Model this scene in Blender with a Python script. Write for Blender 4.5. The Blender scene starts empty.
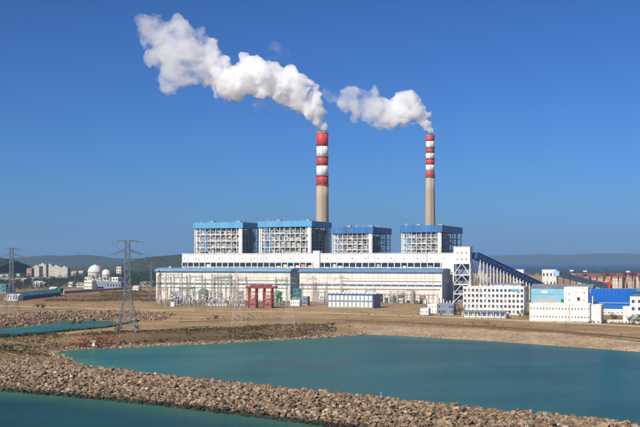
import bpy, bmesh, math, random
import numpy as np
from mathutils import Vector, Matrix

# ------------------------------------------------------------------ camera
sc = bpy.context.scene
COL = sc.collection
R = math.radians
F = 1100.0            # focal length in pixels of a 640 px wide frame
CAMZ = 45.0
HZ = 260.0            # horizon row
cam_data = bpy.data.cameras.new('camera')
cam = bpy.data.objects.new('camera', cam_data); COL.objects.link(cam)
cam.location = (0, 0, CAMZ); cam.rotation_euler = (math.pi/2, 0, 0)
cam_data.sensor_width = 36; cam_data.lens = 36*F/640
cam_data.shift_y = (HZ-213.5)/640
cam_data.clip_start = 1; cam_data.clip_end = 60000
sc.camera = cam
# ------------------------------------------------------------------ world and sun
SUN_EL, SUN_AZ = 36.0, 216.0
world = bpy.data.worlds.new('World'); sc.world = world; world.use_nodes = True
nt = world.node_tree
sky_n = nt.nodes.new('ShaderNodeTexSky'); sky_n.sky_type = 'NISHITA'; sky_n.sun_disc = False
sky_n.sun_elevation = R(SUN_EL); sky_n.sun_rotation = R(SUN_AZ)
sky_n.air_density = .7; sky_n.dust_density = 1.0; sky_n.ozone_density = 10; sky_n.altitude = 0
gam = nt.nodes.new('ShaderNodeGamma'); gam.inputs['Gamma'].default_value = 1.3; nt.links.new(sky_n.outputs[0], gam.inputs[0])
tint = nt.nodes.new('ShaderNodeMix'); tint.data_type = 'RGBA'; tint.blend_type = 'MULTIPLY'
tint.inputs['Factor'].default_value = 1
nt.links.new(gam.outputs[0], tint.inputs['A']); tint.inputs['B'].default_value = (.405, .50, .535, 1)
nt.links.new(tint.outputs['Result'], nt.nodes['Background'].inputs[0])
nt.nodes['Background'].inputs[1].default_value = 0.1
sun_d = bpy.data.lights.new('sun', 'SUN'); sun_d.energy = 5.0; sun_d.angle = R(.5); sun_d.color = (1, .92, .79)
sun = bpy.data.objects.new('sun', sun_d); COL.objects.link(sun)
to_sun = Vector((math.sin(R(SUN_AZ))*math.cos(R(SUN_EL)), math.cos(R(SUN_AZ))*math.cos(R(SUN_EL)), math.sin(R(SUN_EL))))
sun.rotation_euler = to_sun.to_track_quat('Z', 'Y').to_euler(); sun.location = (-200, -200, 500)
sc.view_settings.view_transform = 'Standard'; sc.view_settings.look = 'None'
sc.view_settings.exposure = .12; sc.view_settings.gamma = 1
sc.render.engine = 'CYCLES'
sc.cycles.use_denoising = True
sc.cycles.max_bounces = 32; sc.cycles.diffuse_bounces = 3; sc.cycles.glossy_bounces = 3
sc.cycles.volume_bounces = 28; sc.cycles.transmission_bounces = 4
rng = random.Random(7); nrng = np.random.default_rng(7)

# ------------------------------------------------------------------ materials
MATS = {}
def mat(name, col, rough=.7, var=.18, scale=.15, streak=False, fine=0., metal=0., spec=.3, attr=None, objcol=False):
    m = bpy.data.materials.new(name); m.use_nodes = True; MATS[name] = m
    t = m.node_tree; b = t.nodes['Principled BSDF']; L = t.links.new
    b.inputs['Roughness'].default_value = rough; b.inputs['Metallic'].default_value = metal
    b.inputs['Specular IOR Level'].default_value = spec
    g = t.nodes.new('ShaderNodeNewGeometry')
    mp = t.nodes.new('ShaderNodeVectorMath'); mp.operation = 'MULTIPLY'
    mp.inputs[1].default_value = (scale, scale, scale*(.12 if streak else 1))
    L(g.outputs['Position'], mp.inputs[0])
    n = t.nodes.new('ShaderNodeTexNoise'); n.inputs['Detail'].default_value = 5; n.inputs['Roughness'].default_value = .65
    n.inputs['Scale'].default_value = 1
    L(mp.outputs[0], n.inputs['Vector'])
    r = t.nodes.new('ShaderNodeMapRange'); r.inputs[1].default_value = .3; r.inputs[2].default_value = .7
    r.inputs[3].default_value = 1-var; r.inputs[4].default_value = 1+var
    L(n.outputs['Fac'], r.inputs[0])
    src = r.outputs[0]
    if fine:
        n2 = t.nodes.new('ShaderNodeTexNoise'); n2.inputs['Scale'].default_value = fine; n2.inputs['Detail'].default_value = 3
        L(g.outputs['Position'], n2.inputs['Vector'])
        r2 = t.nodes.new('ShaderNodeMapRange'); r2.inputs[1].default_value = .3; r2.inputs[2].default_value = .7
        r2.inputs[3].default_value = .7; r2.inputs[4].default_value = 1.3
        L(n2.outputs['Fac'], r2.inputs[0])
        mm = t.nodes.new('ShaderNodeMath'); mm.operation = 'MULTIPLY'; L(src, mm.inputs[0]); L(r2.outputs[0], mm.inputs[1]); src = mm.outputs[0]
    v = t.nodes.new('ShaderNodeVectorMath'); v.operation = 'SCALE'
    if attr:
        a = t.nodes.new('ShaderNodeAttribute'); a.attribute_name = attr; L(a.outputs['Color'], v.inputs[0])
    elif objcol:
        o = t.nodes.new('ShaderNodeObjectInfo'); L(o.outputs['Color'], v.inputs[0])
    else:
        v.inputs[0].default_value = col
    L(src, v.inputs['Scale']); out = v.outputs[0]
    if streak and name != 'casing':     # rain and rust streaks
        mp2 = t.nodes.new('ShaderNodeVectorMath'); mp2.operation = 'MULTIPLY'; mp2.inputs[1].default_value = (.55, .55, .05); L(g.outputs['Position'], mp2.inputs[0])
        n3 = t.nodes.new('ShaderNodeTexNoise'); n3.inputs['Scale'].default_value = 1; n3.inputs['Detail'].default_value = 4; L(mp2.outputs[0], n3.inputs['Vector'])
        r3 = t.nodes.new('ShaderNodeMapRange'); r3.inputs[1].default_value = .52; r3.inputs[2].default_value = .75; r3.inputs[3].default_value = 0; r3.inputs[4].default_value = .42; L(n3.outputs['Fac'], r3.inputs[0])
        mxc = t.nodes.new('ShaderNodeMix'); mxc.data_type = 'RGBA'; L(r3.outputs[0], mxc.inputs['Factor']); L(out, mxc.inputs['A']); mxc.inputs['B'].default_value = (.30, .245, .19, 1); out = mxc.outputs['Result']
    L(out, b.inputs['Base Color'])
    return m
mat('white', (.70, .69, .65), .6, .13, .12, True)
mat('offwhite', (.62, .61, .57), .7, .15, .12, True)
mat('cream', (.69, .665, .575), .65, .09, .1, True)
mat('apartment', (.62, .55, .45), .8, .1, .05, True)
mat('casing', (.58, .55, .47), .6, .28, .25, True)
mat('duct', (.42, .40, .36), .5, .3, .3)
mat('rustpipe', (.32, .20, .15), .7, .3, .4)
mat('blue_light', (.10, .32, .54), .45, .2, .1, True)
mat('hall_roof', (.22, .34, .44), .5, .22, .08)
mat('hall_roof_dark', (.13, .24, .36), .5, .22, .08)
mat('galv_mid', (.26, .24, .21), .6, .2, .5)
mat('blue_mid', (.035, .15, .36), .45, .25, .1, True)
mat('blue_dark', (.02, .07, .22), .5, .15, .06)
mat('blue_royal', (.02, .13, .48), .35, .12, .05)
mat('teal_wall', (.22, .47, .60), .5, .12, .08)
mat('teal_roof', (.05, .18, .20), .5, .2, .06)
mat('greyblue', (.20, .24, .32), .6, .2, .1)
mat('roof_grey', (.22, .22, .24), .8, .2, .08)
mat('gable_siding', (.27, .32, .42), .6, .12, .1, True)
mat('steel', (.30, .31, .32), .5, .2, .5, metal=.3)
mat('steel_dark', (.10, .12, .15), .6, .2, .5)
mat('galv', (.14, .16, .18), .6, .15, .5)
mat('galv_light', (.42, .42, .40), .6, .15, .5)
mat('red', (.52, .045, .035), .55, .18, .1, True)
mat('red_steel', (.27, .04, .035), .6, .25, .3)
mat('red_bright', (.62, .03, .02), .5, .1, .3)
mat('brick_roof', (.36, .15, .11), .8, .25, .1)
mat('chim_white', (.76, .75, .72), .65, .08, .1, True)
mat('concrete', (.44, .345, .25), .85, .14, .08, True)
mat('concrete_grey', (.38, .36, .33), .85, .18, .2, True)
mat('green_paint', (.03, .22, .10), .5, .2, .2)
mat('glass', (.05, .07, .09), .15, .5, .4, spec=.5)
mat('glass_blue', (.07, .14, .24), .2, .3, .4, spec=.5)
mat('dark', (.045, .045, .05), .8, .3, .3)
mat('tan', (.45, .38, .28), .85, .2, .2)
mat('pink', (.45, .24, .20), .8, .25, .2)
mat('bark', (.09, .07, .05), .9, .2, 1)
mat('leaf', (.10, .135, .035), .8, .45, .6)
mat('leaf_dark', (.028, .05, .022), .8, .5, .12)
mat('leaf_brown', (.13, .09, .035), .9, .4, .08)
mat('leaf_red', (.16, .065, .035), .9, .4, .15)
mat('rock', (1, 1, 1), .9, .25, .35, fine=1.6, attr='Col')
mat('boulder', (1, 1, 1), .9, .25, .35, fine=1.6, objcol=True)
mat('hill_near', (.04, .055, .03), .95, .3, .006, fine=.03)
mat('hill_far', (.05, .06, .045), .95, .3, .002)
mat('road', (.15, .10, .05), .9, .15, .05, fine=.6)
mat('track', (.58, .43, .25), .95, .2, .04, fine=.4)

# ------------------------------------------------------------------ helpers
def at(px, py, z=4.0):
    Y = F*(CAMZ-z)/(py-HZ); return Vector(((px-320)/F*Y, Y, z))
def zrow(py, Y): return CAMZ-(py-HZ)/F*Y
TH = R(20.0); CU, SU = math.cos(TH), math.sin(TH)
PC = at(442, 303)                       # front right foot of the right hand turbine hall
def S(px, d):
    k = (px-320)/F
    return (k*PC.y+k*d*CU-PC.x-d*SU)/(CU+k*SU)
def PL(s, d, z=4.0): return Vector((PC.x+s*CU+d*SU, PC.y-s*SU+d*CU, z))
def PD(px, py, z=4.0):                  # plant coordinates (s, d) of the ground point seen at px, py
    p = at(px, py, z)-PC; return (p.x*CU-p.y*SU, p.x*SU+p.y*CU)

def tag(o, label=None, cat=None, group=None, kind=None):
    if label: o['label'] = label
    if cat: o['category'] = cat
    if group: o['group'] = group
    if kind: o['kind'] = kind
    return o
def thing(name, label, cat, loc=(0, 0, 0), rz=0., group=None):
    o = bpy.data.objects.new(name, None); COL.objects.link(o)
    o.location = loc; o.rotation_euler = (0, 0, rz); o.empty_display_size = .5
    return tag(o, label, cat, group)
class MB:
    def __init__(s): s.v = []; s.f = []; s.c = []
    def add(s, vs, fs, col=None):
        n = len(s.v); s.v.extend(vs); s.f.extend([tuple(i+n for i in f) for f in fs])
        if col is not None: s.c.extend([col]*len(vs))
        return s
    def box(s, x0, x1, y0, y1, z0, z1):
        return s.add([(x0,y0,z0),(x1,y0,z0),(x1,y1,z0),(x0,y1,z0),(x0,y0,z1),(x1,y0,z1),(x1,y1,z1),(x0,y1,z1)],
                     [(0,3,2,1),(4,5,6,7),(0,1,5,4),(1,2,6,5),(2,3,7,6),(3,0,4,7)])
    def bar(s, p, q, w, w2=None):
        p = Vector(p); q = Vector(q); d = (q-p)
        if d.length < 1e-6: return s
        d.normalize(); a = Vector((0, 0, 1)) if abs(d.z) < .9 else Vector((1, 0, 0))
        u = d.cross(a).normalized(); v = d.cross(u); w2 = w if w2 is None else w2
        vs = [c+(u*i+v*j)*(h/2) for c, h in ((p, w), (q, w2)) for i, j in ((-1,-1),(1,-1),(1,1),(-1,1))]
        return s.add([tuple(x) for x in vs], [(0,1,2,3),(7,6,5,4),(0,4,5,1),(1,5,6,2),(2,6,7,3),(3,7,4,0)])
    def lathe(s, prof, n=24, cx=0, cy=0, cap=True):
        vs = []; fs = []
        for (r, z) in prof:
            for k in range(n):
                a = 2*math.pi*k/n; vs.append((cx+r*math.cos(a), cy+r*math.sin(a), z))
        for i in range(len(prof)-1):
            for k in range(n):
                fs.append((i*n+k, i*n+(k+1) % n, (i+1)*n+(k+1) % n, (i+1)*n+k))
        if cap:
            fs.append(tuple(reversed(range(n)))); m = (len(prof)-1)*n; fs.append(tuple(range(m, m+n)))
        return s.add(vs, fs)
    def prism(s, pts, y0, y1):          # outline in x, z; extruded along y
        n = len(pts)
        return s.add([(x, y0, z) for x, z in pts]+[(x, y1, z) for x, z in pts],
                     [tuple(range(n)), tuple(reversed(range(n, 2*n)))]+[((i+1) % n, i, n+i, n+(i+1) % n) for i in range(n)])
    def mesh(s, name, m=None, smooth=False):
        me = bpy.data.meshes.new(name); me.from_pydata([tuple(v) for v in s.v], [], s.f)
        if s.c:
            a = me.color_attributes.new('Col', 'FLOAT_COLOR', 'POINT')
            a.data.foreach_set('color', np.array([(*c[:3], 1.) for c in s.c], dtype=np.float32).ravel())
        if m: me.materials.append(MATS[m])
        if smooth: me.polygons.foreach_set('use_smooth', [True]*len(me.polygons))
        return me
    def build(s, name, m, parent=None, smooth=False):
        bm = bmesh.new(); me = s.mesh(name, m, smooth); bm.from_mesh(me)
        bmesh.ops.recalc_face_normals(bm, faces=bm.faces); bm.to_mesh(me); bm.free()
        return put(name, me, parent)
def put(name, me, parent=None):
    o = bpy.data.objects.new(name, me); COL.objects.link(o); o.parent = parent; return o
CUBES = {}
def cube_mesh(m):
    if m not in CUBES: CUBES[m] = MB().box(-.5,.5,-.5,.5,-.5,.5).mesh('block_'+m, m)
    return CUBES[m]
def bx(name, m, parent, x0, x1, y0, y1, z0, z1):
    o = put(name, cube_mesh(m), parent)
    o.location = ((x0+x1)/2, (y0+y1)/2, (z0+z1)/2); o.scale = (max(x1-x0, 1e-3), max(y1-y0, 1e-3), max(z1-z0, 1e-3)); return o
def br(name, m, parent, p, q, w):
    p = Vector(p); q = Vector(q); o = put(name, cube_mesh(m), parent); d = q-p
    o.location = (p+q)/2; o.rotation_euler = d.to_track_quat('Z', 'Y').to_euler(); o.scale = (w, w, d.length); return o
def sub(name, m, part, *dims):          # a sub-part given in the THING's frame, under a scaled part
    o = bx(name, m, None, *dims); o.parent = part
    o.matrix_parent_inverse = Matrix.LocRotScale(part.location, part.rotation_euler, part.scale).inverted(); return o
def facade(t, x0, x1, z0, z1, cols, rows, wall, pane='glass', y=0., ww=.6, wh=.55, rec=.35, sills=False):
    """piers and spandrels standing proud of recessed panes, facing -y"""
    cw = (x1-x0)/cols; rh = (z1-z0)/rows; pw = cw*(1-ww); sh = rh*(1-wh)
    for r in range(rows+1):
        zc = z0+r*rh; a = zc-(sh/2 if r else 0); b = zc+(sh/2 if r < rows else 0)
        bx('spandrel', wall, t, x0, x1, y, y+rec, a, b)
    for r in range(rows):
        a = z0+r*rh+sh/2; b = z0+(r+1)*rh-sh/2
        for c in range(cols+1):
            xc = x0+c*cw; xa = xc-(pw/2 if c else 0); xb = xc+(pw/2 if c < cols else 0)
            if c in (0, cols) or rows*cols <= 90: bx('pier', wall, t, xa, xb, y+.01, y+rec, a, b)
            else: bx('pier', wall, t, xa, xb, y+.01, y+rec, a, b)
        for c in range(cols):
            pn = 'galv_mid' if rng.random() < .1 else 'greyblue' if rng.random() < .2 else pane
            wn = bx('window', pn, t, x0+c*cw+pw/2, x0+(c+1)*cw-pw/2, y+rec*.8, y+rec+.05, a, b)
            if sills: sub('sill', 'concrete_grey', wn, x0+c*cw+pw/2-.1, x0+(c+1)*cw-pw/2+.1, y-.12, y, a-.14, a)

# ------------------------------------------------------------------ terrain
def sdf(poly, X, Y):
    """distance outside (+) / inside (-) a polygon"""
    d = np.full(X.shape, 1e18); ins = np.zeros(X.shape, bool); n = len(poly)
    for i in range(n):
        (x0, y0), (x1, y1) = poly[i], poly[(i+1) % n]
        ex, ey = x1-x0, y1-y0; wx, wy = X-x0, Y-y0
        t = np.clip((wx*ex+wy*ey)/(ex*ex+ey*ey), 0, 1)
        d = np.minimum(d, (wx-ex*t)**2+(wy-ey*t)**2)
        c = ((y0 <= Y) & (y1 > Y)) | ((y1 <= Y) & (y0 > Y))
        xi = x0+(Y-y0)/(ey if abs(ey) > 1e-9 else 1e-9)*ex
        ins ^= c & (X < xi)
    d = np.sqrt(d); return np.where(ins, -d, d)
def xy(pts, z=0.): return [(p.x, p.y) for p in (at(a, b, z) for a, b in pts)]
CREST = xy([(-220, 340), (-60, 350), (0, 357.5), (52, 361.5), (100, 367), (210, 378.5), (320, 390), (480, 406), (640, 422), (820, 440)], 5.)
BACK = [(x+5, y+9) for x, y in CREST[4:]]
LAGOON = xy([(820, 364), (640, 352), (500, 341.8), (400, 335.8), (362, 334.6), (330, 337.2), (230, 343), (180, 345), (130, 347.5), (95, 348.5), (70, 350), (55, 353)])+BACK
CANAL = xy([(-260, 336), (0, 328.8), (30, 325.5), (59, 322.2), (90, 320.6), (118, 321.4), (113, 327), (80, 334), (40, 337.8), (0, 341), (-260, 353)])
SEA = xy([(-300, 372), (-100, 382), (0, 391), (80, 397.8), (160, 405.5), (240, 415), (320, 425.5), (480, 447), (640, 470), (820, 497)])+[(900, 240), (900, -400), (-900, -400), (-900, 500)]
def fnoise(X, Y, s, seed):
    r = np.random.default_rng(seed); o = np.zeros(X.shape)
    for k in range(5):
        a = r.uniform(0, 6.28, 4); q = s*(1.9**k)
        for t in a:
            o += np.sin((X*math.cos(t)+Y*math.sin(t))*q+r.uniform(0, 6.28))/(1.7**k)
    return o/8
def height(X, Y):
    sl = sdf(LAGOON, X, Y); cn = sdf(CANAL, X, Y); se = sdf(SEA, X, Y)
    cx = np.array([c[0] for c in CREST]); cy = np.array([c[1] for c in CREST])
    south = Y < np.interp(X, cx, cy)+4.5
    right = np.clip((X-10)/50, 0, 1)
    n = fnoise(X, Y, .06, 3)
    slope_l = np.where(south, .62, .10*(1-right)+.075*right)
    hl = np.where(sl > 0, np.minimum(sl*slope_l, 4+south*1.0), np.maximum(sl*.25, -6))
    hc = np.where(cn > 0, np.minimum(cn*.22, 4+0*cn), np.maximum(cn*.3, -6))
    hs = np.where(se > 0, np.minimum(se*.2, 5), np.maximum(se*.35, -8))
    h = np.minimum(np.minimum(hl, hc), hs)
    flat = np.clip((np.minimum(np.minimum(sl, cn), se)-40)/30, 0, 1)
    h = np.where((h > 4) & ~south, 4+(h-4)*(1-flat), h)
    h = h+np.where(h > 0, np.minimum(h, 1.5)*.22*n*(1-flat), 0)
    # far harbour water on the right
    far = np.clip((Y-3600-np.clip(-X, 0, 1e9)*6)/300, 0, 1)
    h = h*(1-far)-6*far
    return h, sl, cn, se, south
def axis(lo, hi, step, far_lo, far_hi):
    a = list(np.arange(lo, hi+.1, step)); s = step
    while a[-1] < far_hi: s *= 1.25; a.append(a[-1]+s)
    s = step; pre = []
    x = lo
    while x > far_lo: s *= 1.25; x -= s; pre.append(x)
    return np.array(pre[::-1]+a)
gx = axis(-270, 300, 2.5, -7000, 7000); gy = axis(255, 800, 2.5, 200, 9500)
GX, GY = np.meshgrid(gx, gy); H, SL, CN, SE, SO = height(GX, GY)
# ground colours: what lies there (dirt, scrub, clay, stone), by place; shadow tone under the breakwater stones
def lerp(a, b, t): return a*(1-t[..., None])+np.array(b)*t[..., None]
N1 = fnoise(GX, GY, .035, 11); N2 = fnoise(GX, GY, .15, 12); N3 = fnoise(GX, GY, .012, 13)
C = np.zeros(GX.shape+(3,))+np.array((.41, .27, .122))
C = lerp(C, (.30, .18, .085), np.clip(N3*1.2+.25, 0, 1))
PYR = HZ+F*(CAMZ-4)/np.maximum(GY, 1)
PXR = 320+GX/GY*F
# town ground, darker and greener
C = lerp(C, (.085, .08, .05), np.clip((GY-1500)/400, 0, 1)*np.clip((80-GX)/200, 0, 1)*.85)
C = lerp(C, (.25, .135, .06), np.clip((GY-1050)/60, 0, 1)*np.clip((1450-GY)/80, 0, 1)*np.clip((-160-GX)/40, 0, 1))
C = lerp(C, (.30, .22, .13), np.clip((GY-950)/60, 0, 1)*np.clip((GX+180)/60, 0, 1)*np.clip((1500-GY)/200, 0, 1)*.7)
C = lerp(C, (.19, .15, .09), np.clip((PXR-152)/4, 0, 1)*np.clip((302-PXR)/4, 0, 1)*np.clip((PYR-300)/1, 0, 1)*np.clip((307-PYR)/1, 0, 1)*.8)
mn = np.minimum(SL, CN)
# peninsula with dry scrub
pen = np.clip((60-SL)/10, 0, 1)*np.clip((15-GX)/25, 0, 1)*(~SO)*np.clip((GX+330)/30, 0, 1)*(GY < 790)
C = lerp(C, (.15, .092, .040), pen*np.clip(.72+N1*.6, 0, 1))
C = lerp(C, (.27, .19, .115), np.clip((9-SL)/4, 0, 1)*(SL > -3)*(~SO)*np.clip((60-GX)/30, 0, 1))
# stone faced right bank
C = lerp(C, (.44, .31, .19), np.clip((44-SL)/5, 0, 1)*np.clip((GX-15)/20, 0, 1)*(SL > -5)*(~SO))
# canal banks
NEAR = GY < np.interp(GX, [-300, -190, -165, -140], [600, 660, 700, 745])
C = lerp(C, (.14, .10, .06), np.clip((22-CN)/6, 0, 1)*(~NEAR)*(GX < -80))
C = lerp(C, (.045, .04, .022), np.clip((36*np.clip((-110-GX)/60, .5, 1)-CN)/5, 0, 1)*NEAR*(GX < -80)*(GY > 540))
# red clay patch
cp = at(93, 341, 3.); C = lerp(C, (.25, .085, .05), np.clip(1.25-np.hypot((GX-cp.x)/15, (GY-cp.y)/20), 0, 1)*np.clip(.8+N2, 0, 1))
# breakwater bed, coloured dark to paint the shadow in gaps between stones
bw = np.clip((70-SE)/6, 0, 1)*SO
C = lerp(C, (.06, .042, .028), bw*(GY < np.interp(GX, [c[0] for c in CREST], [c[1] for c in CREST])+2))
# weed-dark wet rim
C = lerp(C, (.05, .045, .03), np.clip((.7-H)/.4, 0, 1)*SO)
C = C*(1+.30*N2[..., None]+.22*fnoise(GX, GY*4, .05, 14)[..., None]); C = np.clip(C, .01, 1)
def grid_obj(name, X, Y, Z, m, col=None):
    ny, nx = X.shape; idx = np.arange(ny*nx).reshape(ny, nx)
    f = np.stack([idx[:-1, :-1], idx[:-1, 1:], idx[1:, 1:], idx[1:, :-1]], -1).reshape(-1, 4)
    me = bpy.data.meshes.new(name)
    me.vertices.add(ny*nx); me.vertices.foreach_set('co', np.stack([X, Y, Z], -1).astype(np.float32).ravel())
    me.loops.add(f.size); me.loops.foreach_set('vertex_index', f.astype(np.int32).ravel())
    me.polygons.add(len(f)); me.polygons.foreach_set('loop_start', (np.arange(len(f))*4).astype(np.int32))
    me.polygons.foreach_set('use_smooth', np.ones(len(f), bool)); me.update(); me.validate()
    if col is not None:
        a = me.color_attributes.new('Col', 'FLOAT_COLOR', 'POINT')
        a.data.foreach_set('color', np.concatenate([col, np.ones(col.shape[:2]+(1,))], -1).astype(np.float32).ravel())
    me.materials.append(MATS[m]); return put(name, me)
mat('ground', (1, 1, 1), .95, .22, .05, fine=.5, attr='Col')
gb = MATS['ground'].node_tree
bn = gb.nodes.new('ShaderNodeTexNoise'); bn.inputs['Scale'].default_value = .6; bn.inputs['Detail'].default_value = 6
gg = gb.nodes.new('ShaderNodeNewGeometry'); gb.links.new(gg.outputs['Position'], bn.inputs['Vector'])
bu = gb.nodes.new('ShaderNodeBump'); bu.inputs['Strength'].default_value = .8; bu.inputs['Distance'].default_value = .8
gb.links.new(bn.outputs['Fac'], bu.inputs['Height']); gb.links.new(bu.outputs[0], gb.nodes['Principled BSDF'].inputs['Normal'])
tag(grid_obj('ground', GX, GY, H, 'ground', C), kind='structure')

# water: one sheet, turbid teal with fine ripples
def water_mat():
    m = bpy.data.materials.new('water'); m.use_nodes = True; MATS['water'] = m
    t = m.node_tree; b = t.nodes['Principled BSDF']; L = t.links.new
    t.nodes.remove(b); b = t.nodes.new('ShaderNodeBsdfDiffuse'); gl = t.nodes.new('ShaderNodeBsdfGlossy'); gl.inputs['Roughness'].default_value = .22
    fr = t.nodes.new('ShaderNodeFresnel'); fr.inputs['IOR'].default_value = 1.33; half = t.nodes.new('ShaderNodeMath'); half.operation = 'MULTIPLY'; half.inputs[1].default_value = .5
    mx = t.nodes.new('ShaderNodeMixShader'); L(fr.outputs[0], half.inputs[0]); L(half.outputs[0], mx.inputs[0]); L(b.outputs[0], mx.inputs[1]); L(gl.outputs[0], mx.inputs[2])
    L(mx.outputs[0], t.nodes['Material Output'].inputs['Surface'])
    g = t.nodes.new('ShaderNodeNewGeometry')
    a = t.nodes.new('ShaderNodeAttribute'); a.attribute_name = 'Col'
    n = t.nodes.new('ShaderNodeTexNoise'); n.inputs['Scale'].default_value = .018; n.inputs['Detail'].default_value = 4
    L(g.outputs['Position'], n.inputs['Vector'])
    r = t.nodes.new('ShaderNodeMapRange'); r.inputs[1].default_value = .3; r.inputs[2].default_value = .7; r.inputs[3].default_value = .78; r.inputs[4].default_value = 1.22
    L(n.outputs['Fac'], r.inputs[0])
    v = t.nodes.new('ShaderNodeVectorMath'); v.operation = 'SCALE'; L(a.outputs['Color'], v.inputs[0]); L(r.outputs[0], v.inputs['Scale'])
    L(v.outputs[0], b.inputs['Color'])
    w1 = t.nodes.new('ShaderNodeTexNoise'); w1.inputs['Scale'].default_value = .55; w1.inputs['Detail'].default_value = 5; w1.inputs['Roughness'].default_value = .7
    L(g.outputs['Position'], w1.inputs['Vector'])
    u = t.nodes.new('ShaderNodeBump'); u.inputs['Strength'].default_value = .7; u.inputs['Distance'].default_value = .5
    sq = t.nodes.new('ShaderNodeVectorMath'); sq.operation = 'MULTIPLY'; sq.inputs[1].default_value = (.006, .018, 1); L(g.outputs['Position'], sq.inputs[0])
    wp = t.nodes.new('ShaderNodeTexNoise'); wp.inputs['Scale'].default_value = 1; wp.inputs['Detail'].default_value = 3; L(sq.outputs[0], wp.inputs['Vector'])
    wr = t.nodes.new('ShaderNodeMapRange'); wr.inputs[1].default_value = .38; wr.inputs[2].default_value = .62; wr.inputs[3].default_value = .25; wr.inputs[4].default_value = .95
    L(wp.outputs['Fac'], wr.inputs[0]); L(wr.outputs[0], u.inputs['Strength'])
    L(w1.outputs['Fac'], u.inputs['Height']); L(u.outputs[0], gl.inputs['Normal']); L(u.outputs[0], fr.inputs['Normal'])
water_mat()
wx = axis(-300, 320, 6, -19000, 19000); wy = axis(-60, 900, 6, -900, 19000)
WX, WY = np.meshgrid(wx, wy); h_, sl_, cn_, se_, so_ = height(WX, WY)
deep = np.clip(-np.minimum(np.minimum(sl_*(sl_ < 0), cn_*(cn_ < 0)), se_*(se_ < 0))/22, 0, 1)
wn = fnoise(WX, WY, .02, 21)
WC = np.zeros(WX.shape+(3,))+np.array((.06, .19, .10)); WC = lerp(WC, (.018, .112, .118), np.clip(deep+.15*wn, 0, 1))
WC = lerp(WC, (.034, .150, .112), np.clip(deep, 0, 1)*np.clip((30-WX)/110, 0, .75)*(se_ > 2))
WC = WC*(1+.28*fnoise(WX, WY*1.7, .013, 23)+.12*fnoise(WX, WY*2.5, .05, 24))[..., None]
WC = lerp(WC, (.008, .064, .052), (se_ < 2)*np.clip(deep+.15*wn, 0, 1))
WC = lerp(WC, (.008, .03, .05), np.clip((WY-2500)/800, 0, 1))
tag(grid_obj('water', WX, WY, WX*0, 'water', WC), kind='structure')

# hills
def hill(name, x0, x1, y0, y1, prof, m, seed, nx=120, ny=14):
    X, Y = np.meshgrid(np.linspace(x0, x1, nx), np.linspace(y0, y1, ny))
    v = np.linspace(0, 1, ny)[:, None]; r = np.sin(np.pi*v)**.8
    P = np.interp(np.linspace(0, 1, nx), [p[0] for p in prof], [p[1] for p in prof])[None, :]
    Z = P*r*(1+.10*fnoise(X, Y, 12/(x1-x0), seed)+.07*fnoise(X, Y, 60/(x1-x0), seed+1)); Z = np.where((v == 0) | (v == 1), -3, Z)
    return tag(grid_obj(name, X, Y, Z, m), kind='structure')
def ridge(name, pts, Yc, dep, m, seed):
    """pts: (px, py) of the skyline at distance Yc"""
    xs = [(p[0]-320)/F*Yc for p in pts]; zs = [max(2, zrow(p[1], Yc)) for p in pts]
    return hill(name, xs[0], xs[-1], Yc-dep, Yc+dep, [((x-xs[0])/(xs[-1]-xs[0]), z) for x, z in zip(xs, zs)], m, seed)
ridge('hill', [(124, 264), (135, 260.5), (150, 257.5), (165, 256), (182, 253.5), (200, 252), (230, 252), (260, 255), (300, 262)], 3400, 350, 'hill_near', 31)
ridge('hill', [(-60, 254), (-20, 255), (0, 259), (10, 259), (16, 262)], 3000, 250, 'hill_near', 33)
ridge('mountain', [(-120, 256), (-40, 257), (0, 259), (22, 257.5), (45, 255.8), (60, 256.5), (80, 255.2), (97, 256), (112, 258.5), (130, 258.5), (200, 256), (300, 258)], 8200, 900, 'hill_far', 41)
ridge('mountain', [(300, 257), (420, 254.5), (480, 256), (540, 254.5), (560, 255), (600, 253.5), (640, 254), (760, 253)], 14500, 1400, 'hill_far', 43)
ridge('mountain', [(-200, 258.5), (0, 258), (320, 258), (440, 256.5), (520, 257.5), (600, 256.8), (700, 257), (820, 258)], 17000, 700, 'hill_far', 47)

# ------------------------------------------------------------------ rocks
def rock_shape(seed):
    r = random.Random(seed); bm = bmesh.new()
    for i in range(13):
        v = Vector((r.gauss(0, 1), r.gauss(0, 1), r.gauss(0, 1))).normalized()*r.uniform(.8, 1.1)
        bm.verts.new((v.x*1.1, v.y*.95, v.z*.75))
    bmesh.ops.convex_hull(bm, input=bm.verts)
    for v in [v for v in bm.verts if not v.link_faces]: bm.verts.remove(v)
    bm.verts.index_update(); out = (np.array([v.co[:] for v in bm.verts]), [tuple(v.index for v in f.verts) for f in bm.faces]); bm.free(); return out
ROCKS = [rock_shape(i) for i in range(14)]
def rot(rz, rx, ry): return np.array((Matrix.Rotation(rz, 3, 'Z') @ Matrix.Rotation(rx, 3, 'X') @ Matrix.Rotation(ry, 3, 'Y')))
def scatter_rocks(pts, size, color):
    m = MB()
    for (x, y, z) in pts:
        v, f = ROCKS[rng.randrange(14)]; s = size*rng.uniform(.5, 1.45)*(1.45 if rng.random() < .05 else 1)
        q = (v*s) @ rot(rng.uniform(0, 6.3), rng.uniform(-.6, .6), rng.uniform(-.6, .6)).T+np.array((x, y, z+s*rng.uniform(-.45, .75)))
        m.add([tuple(p) for p in q], f, color(z+s*.2))
    return m
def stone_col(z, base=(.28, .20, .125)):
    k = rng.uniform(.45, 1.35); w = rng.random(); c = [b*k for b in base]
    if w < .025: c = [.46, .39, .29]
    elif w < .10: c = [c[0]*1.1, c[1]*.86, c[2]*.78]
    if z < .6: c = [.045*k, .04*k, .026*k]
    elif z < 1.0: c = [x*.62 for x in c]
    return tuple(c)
cxs = np.array([c[0] for c in CREST]); cys = np.array([c[1] for c in CREST])
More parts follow.
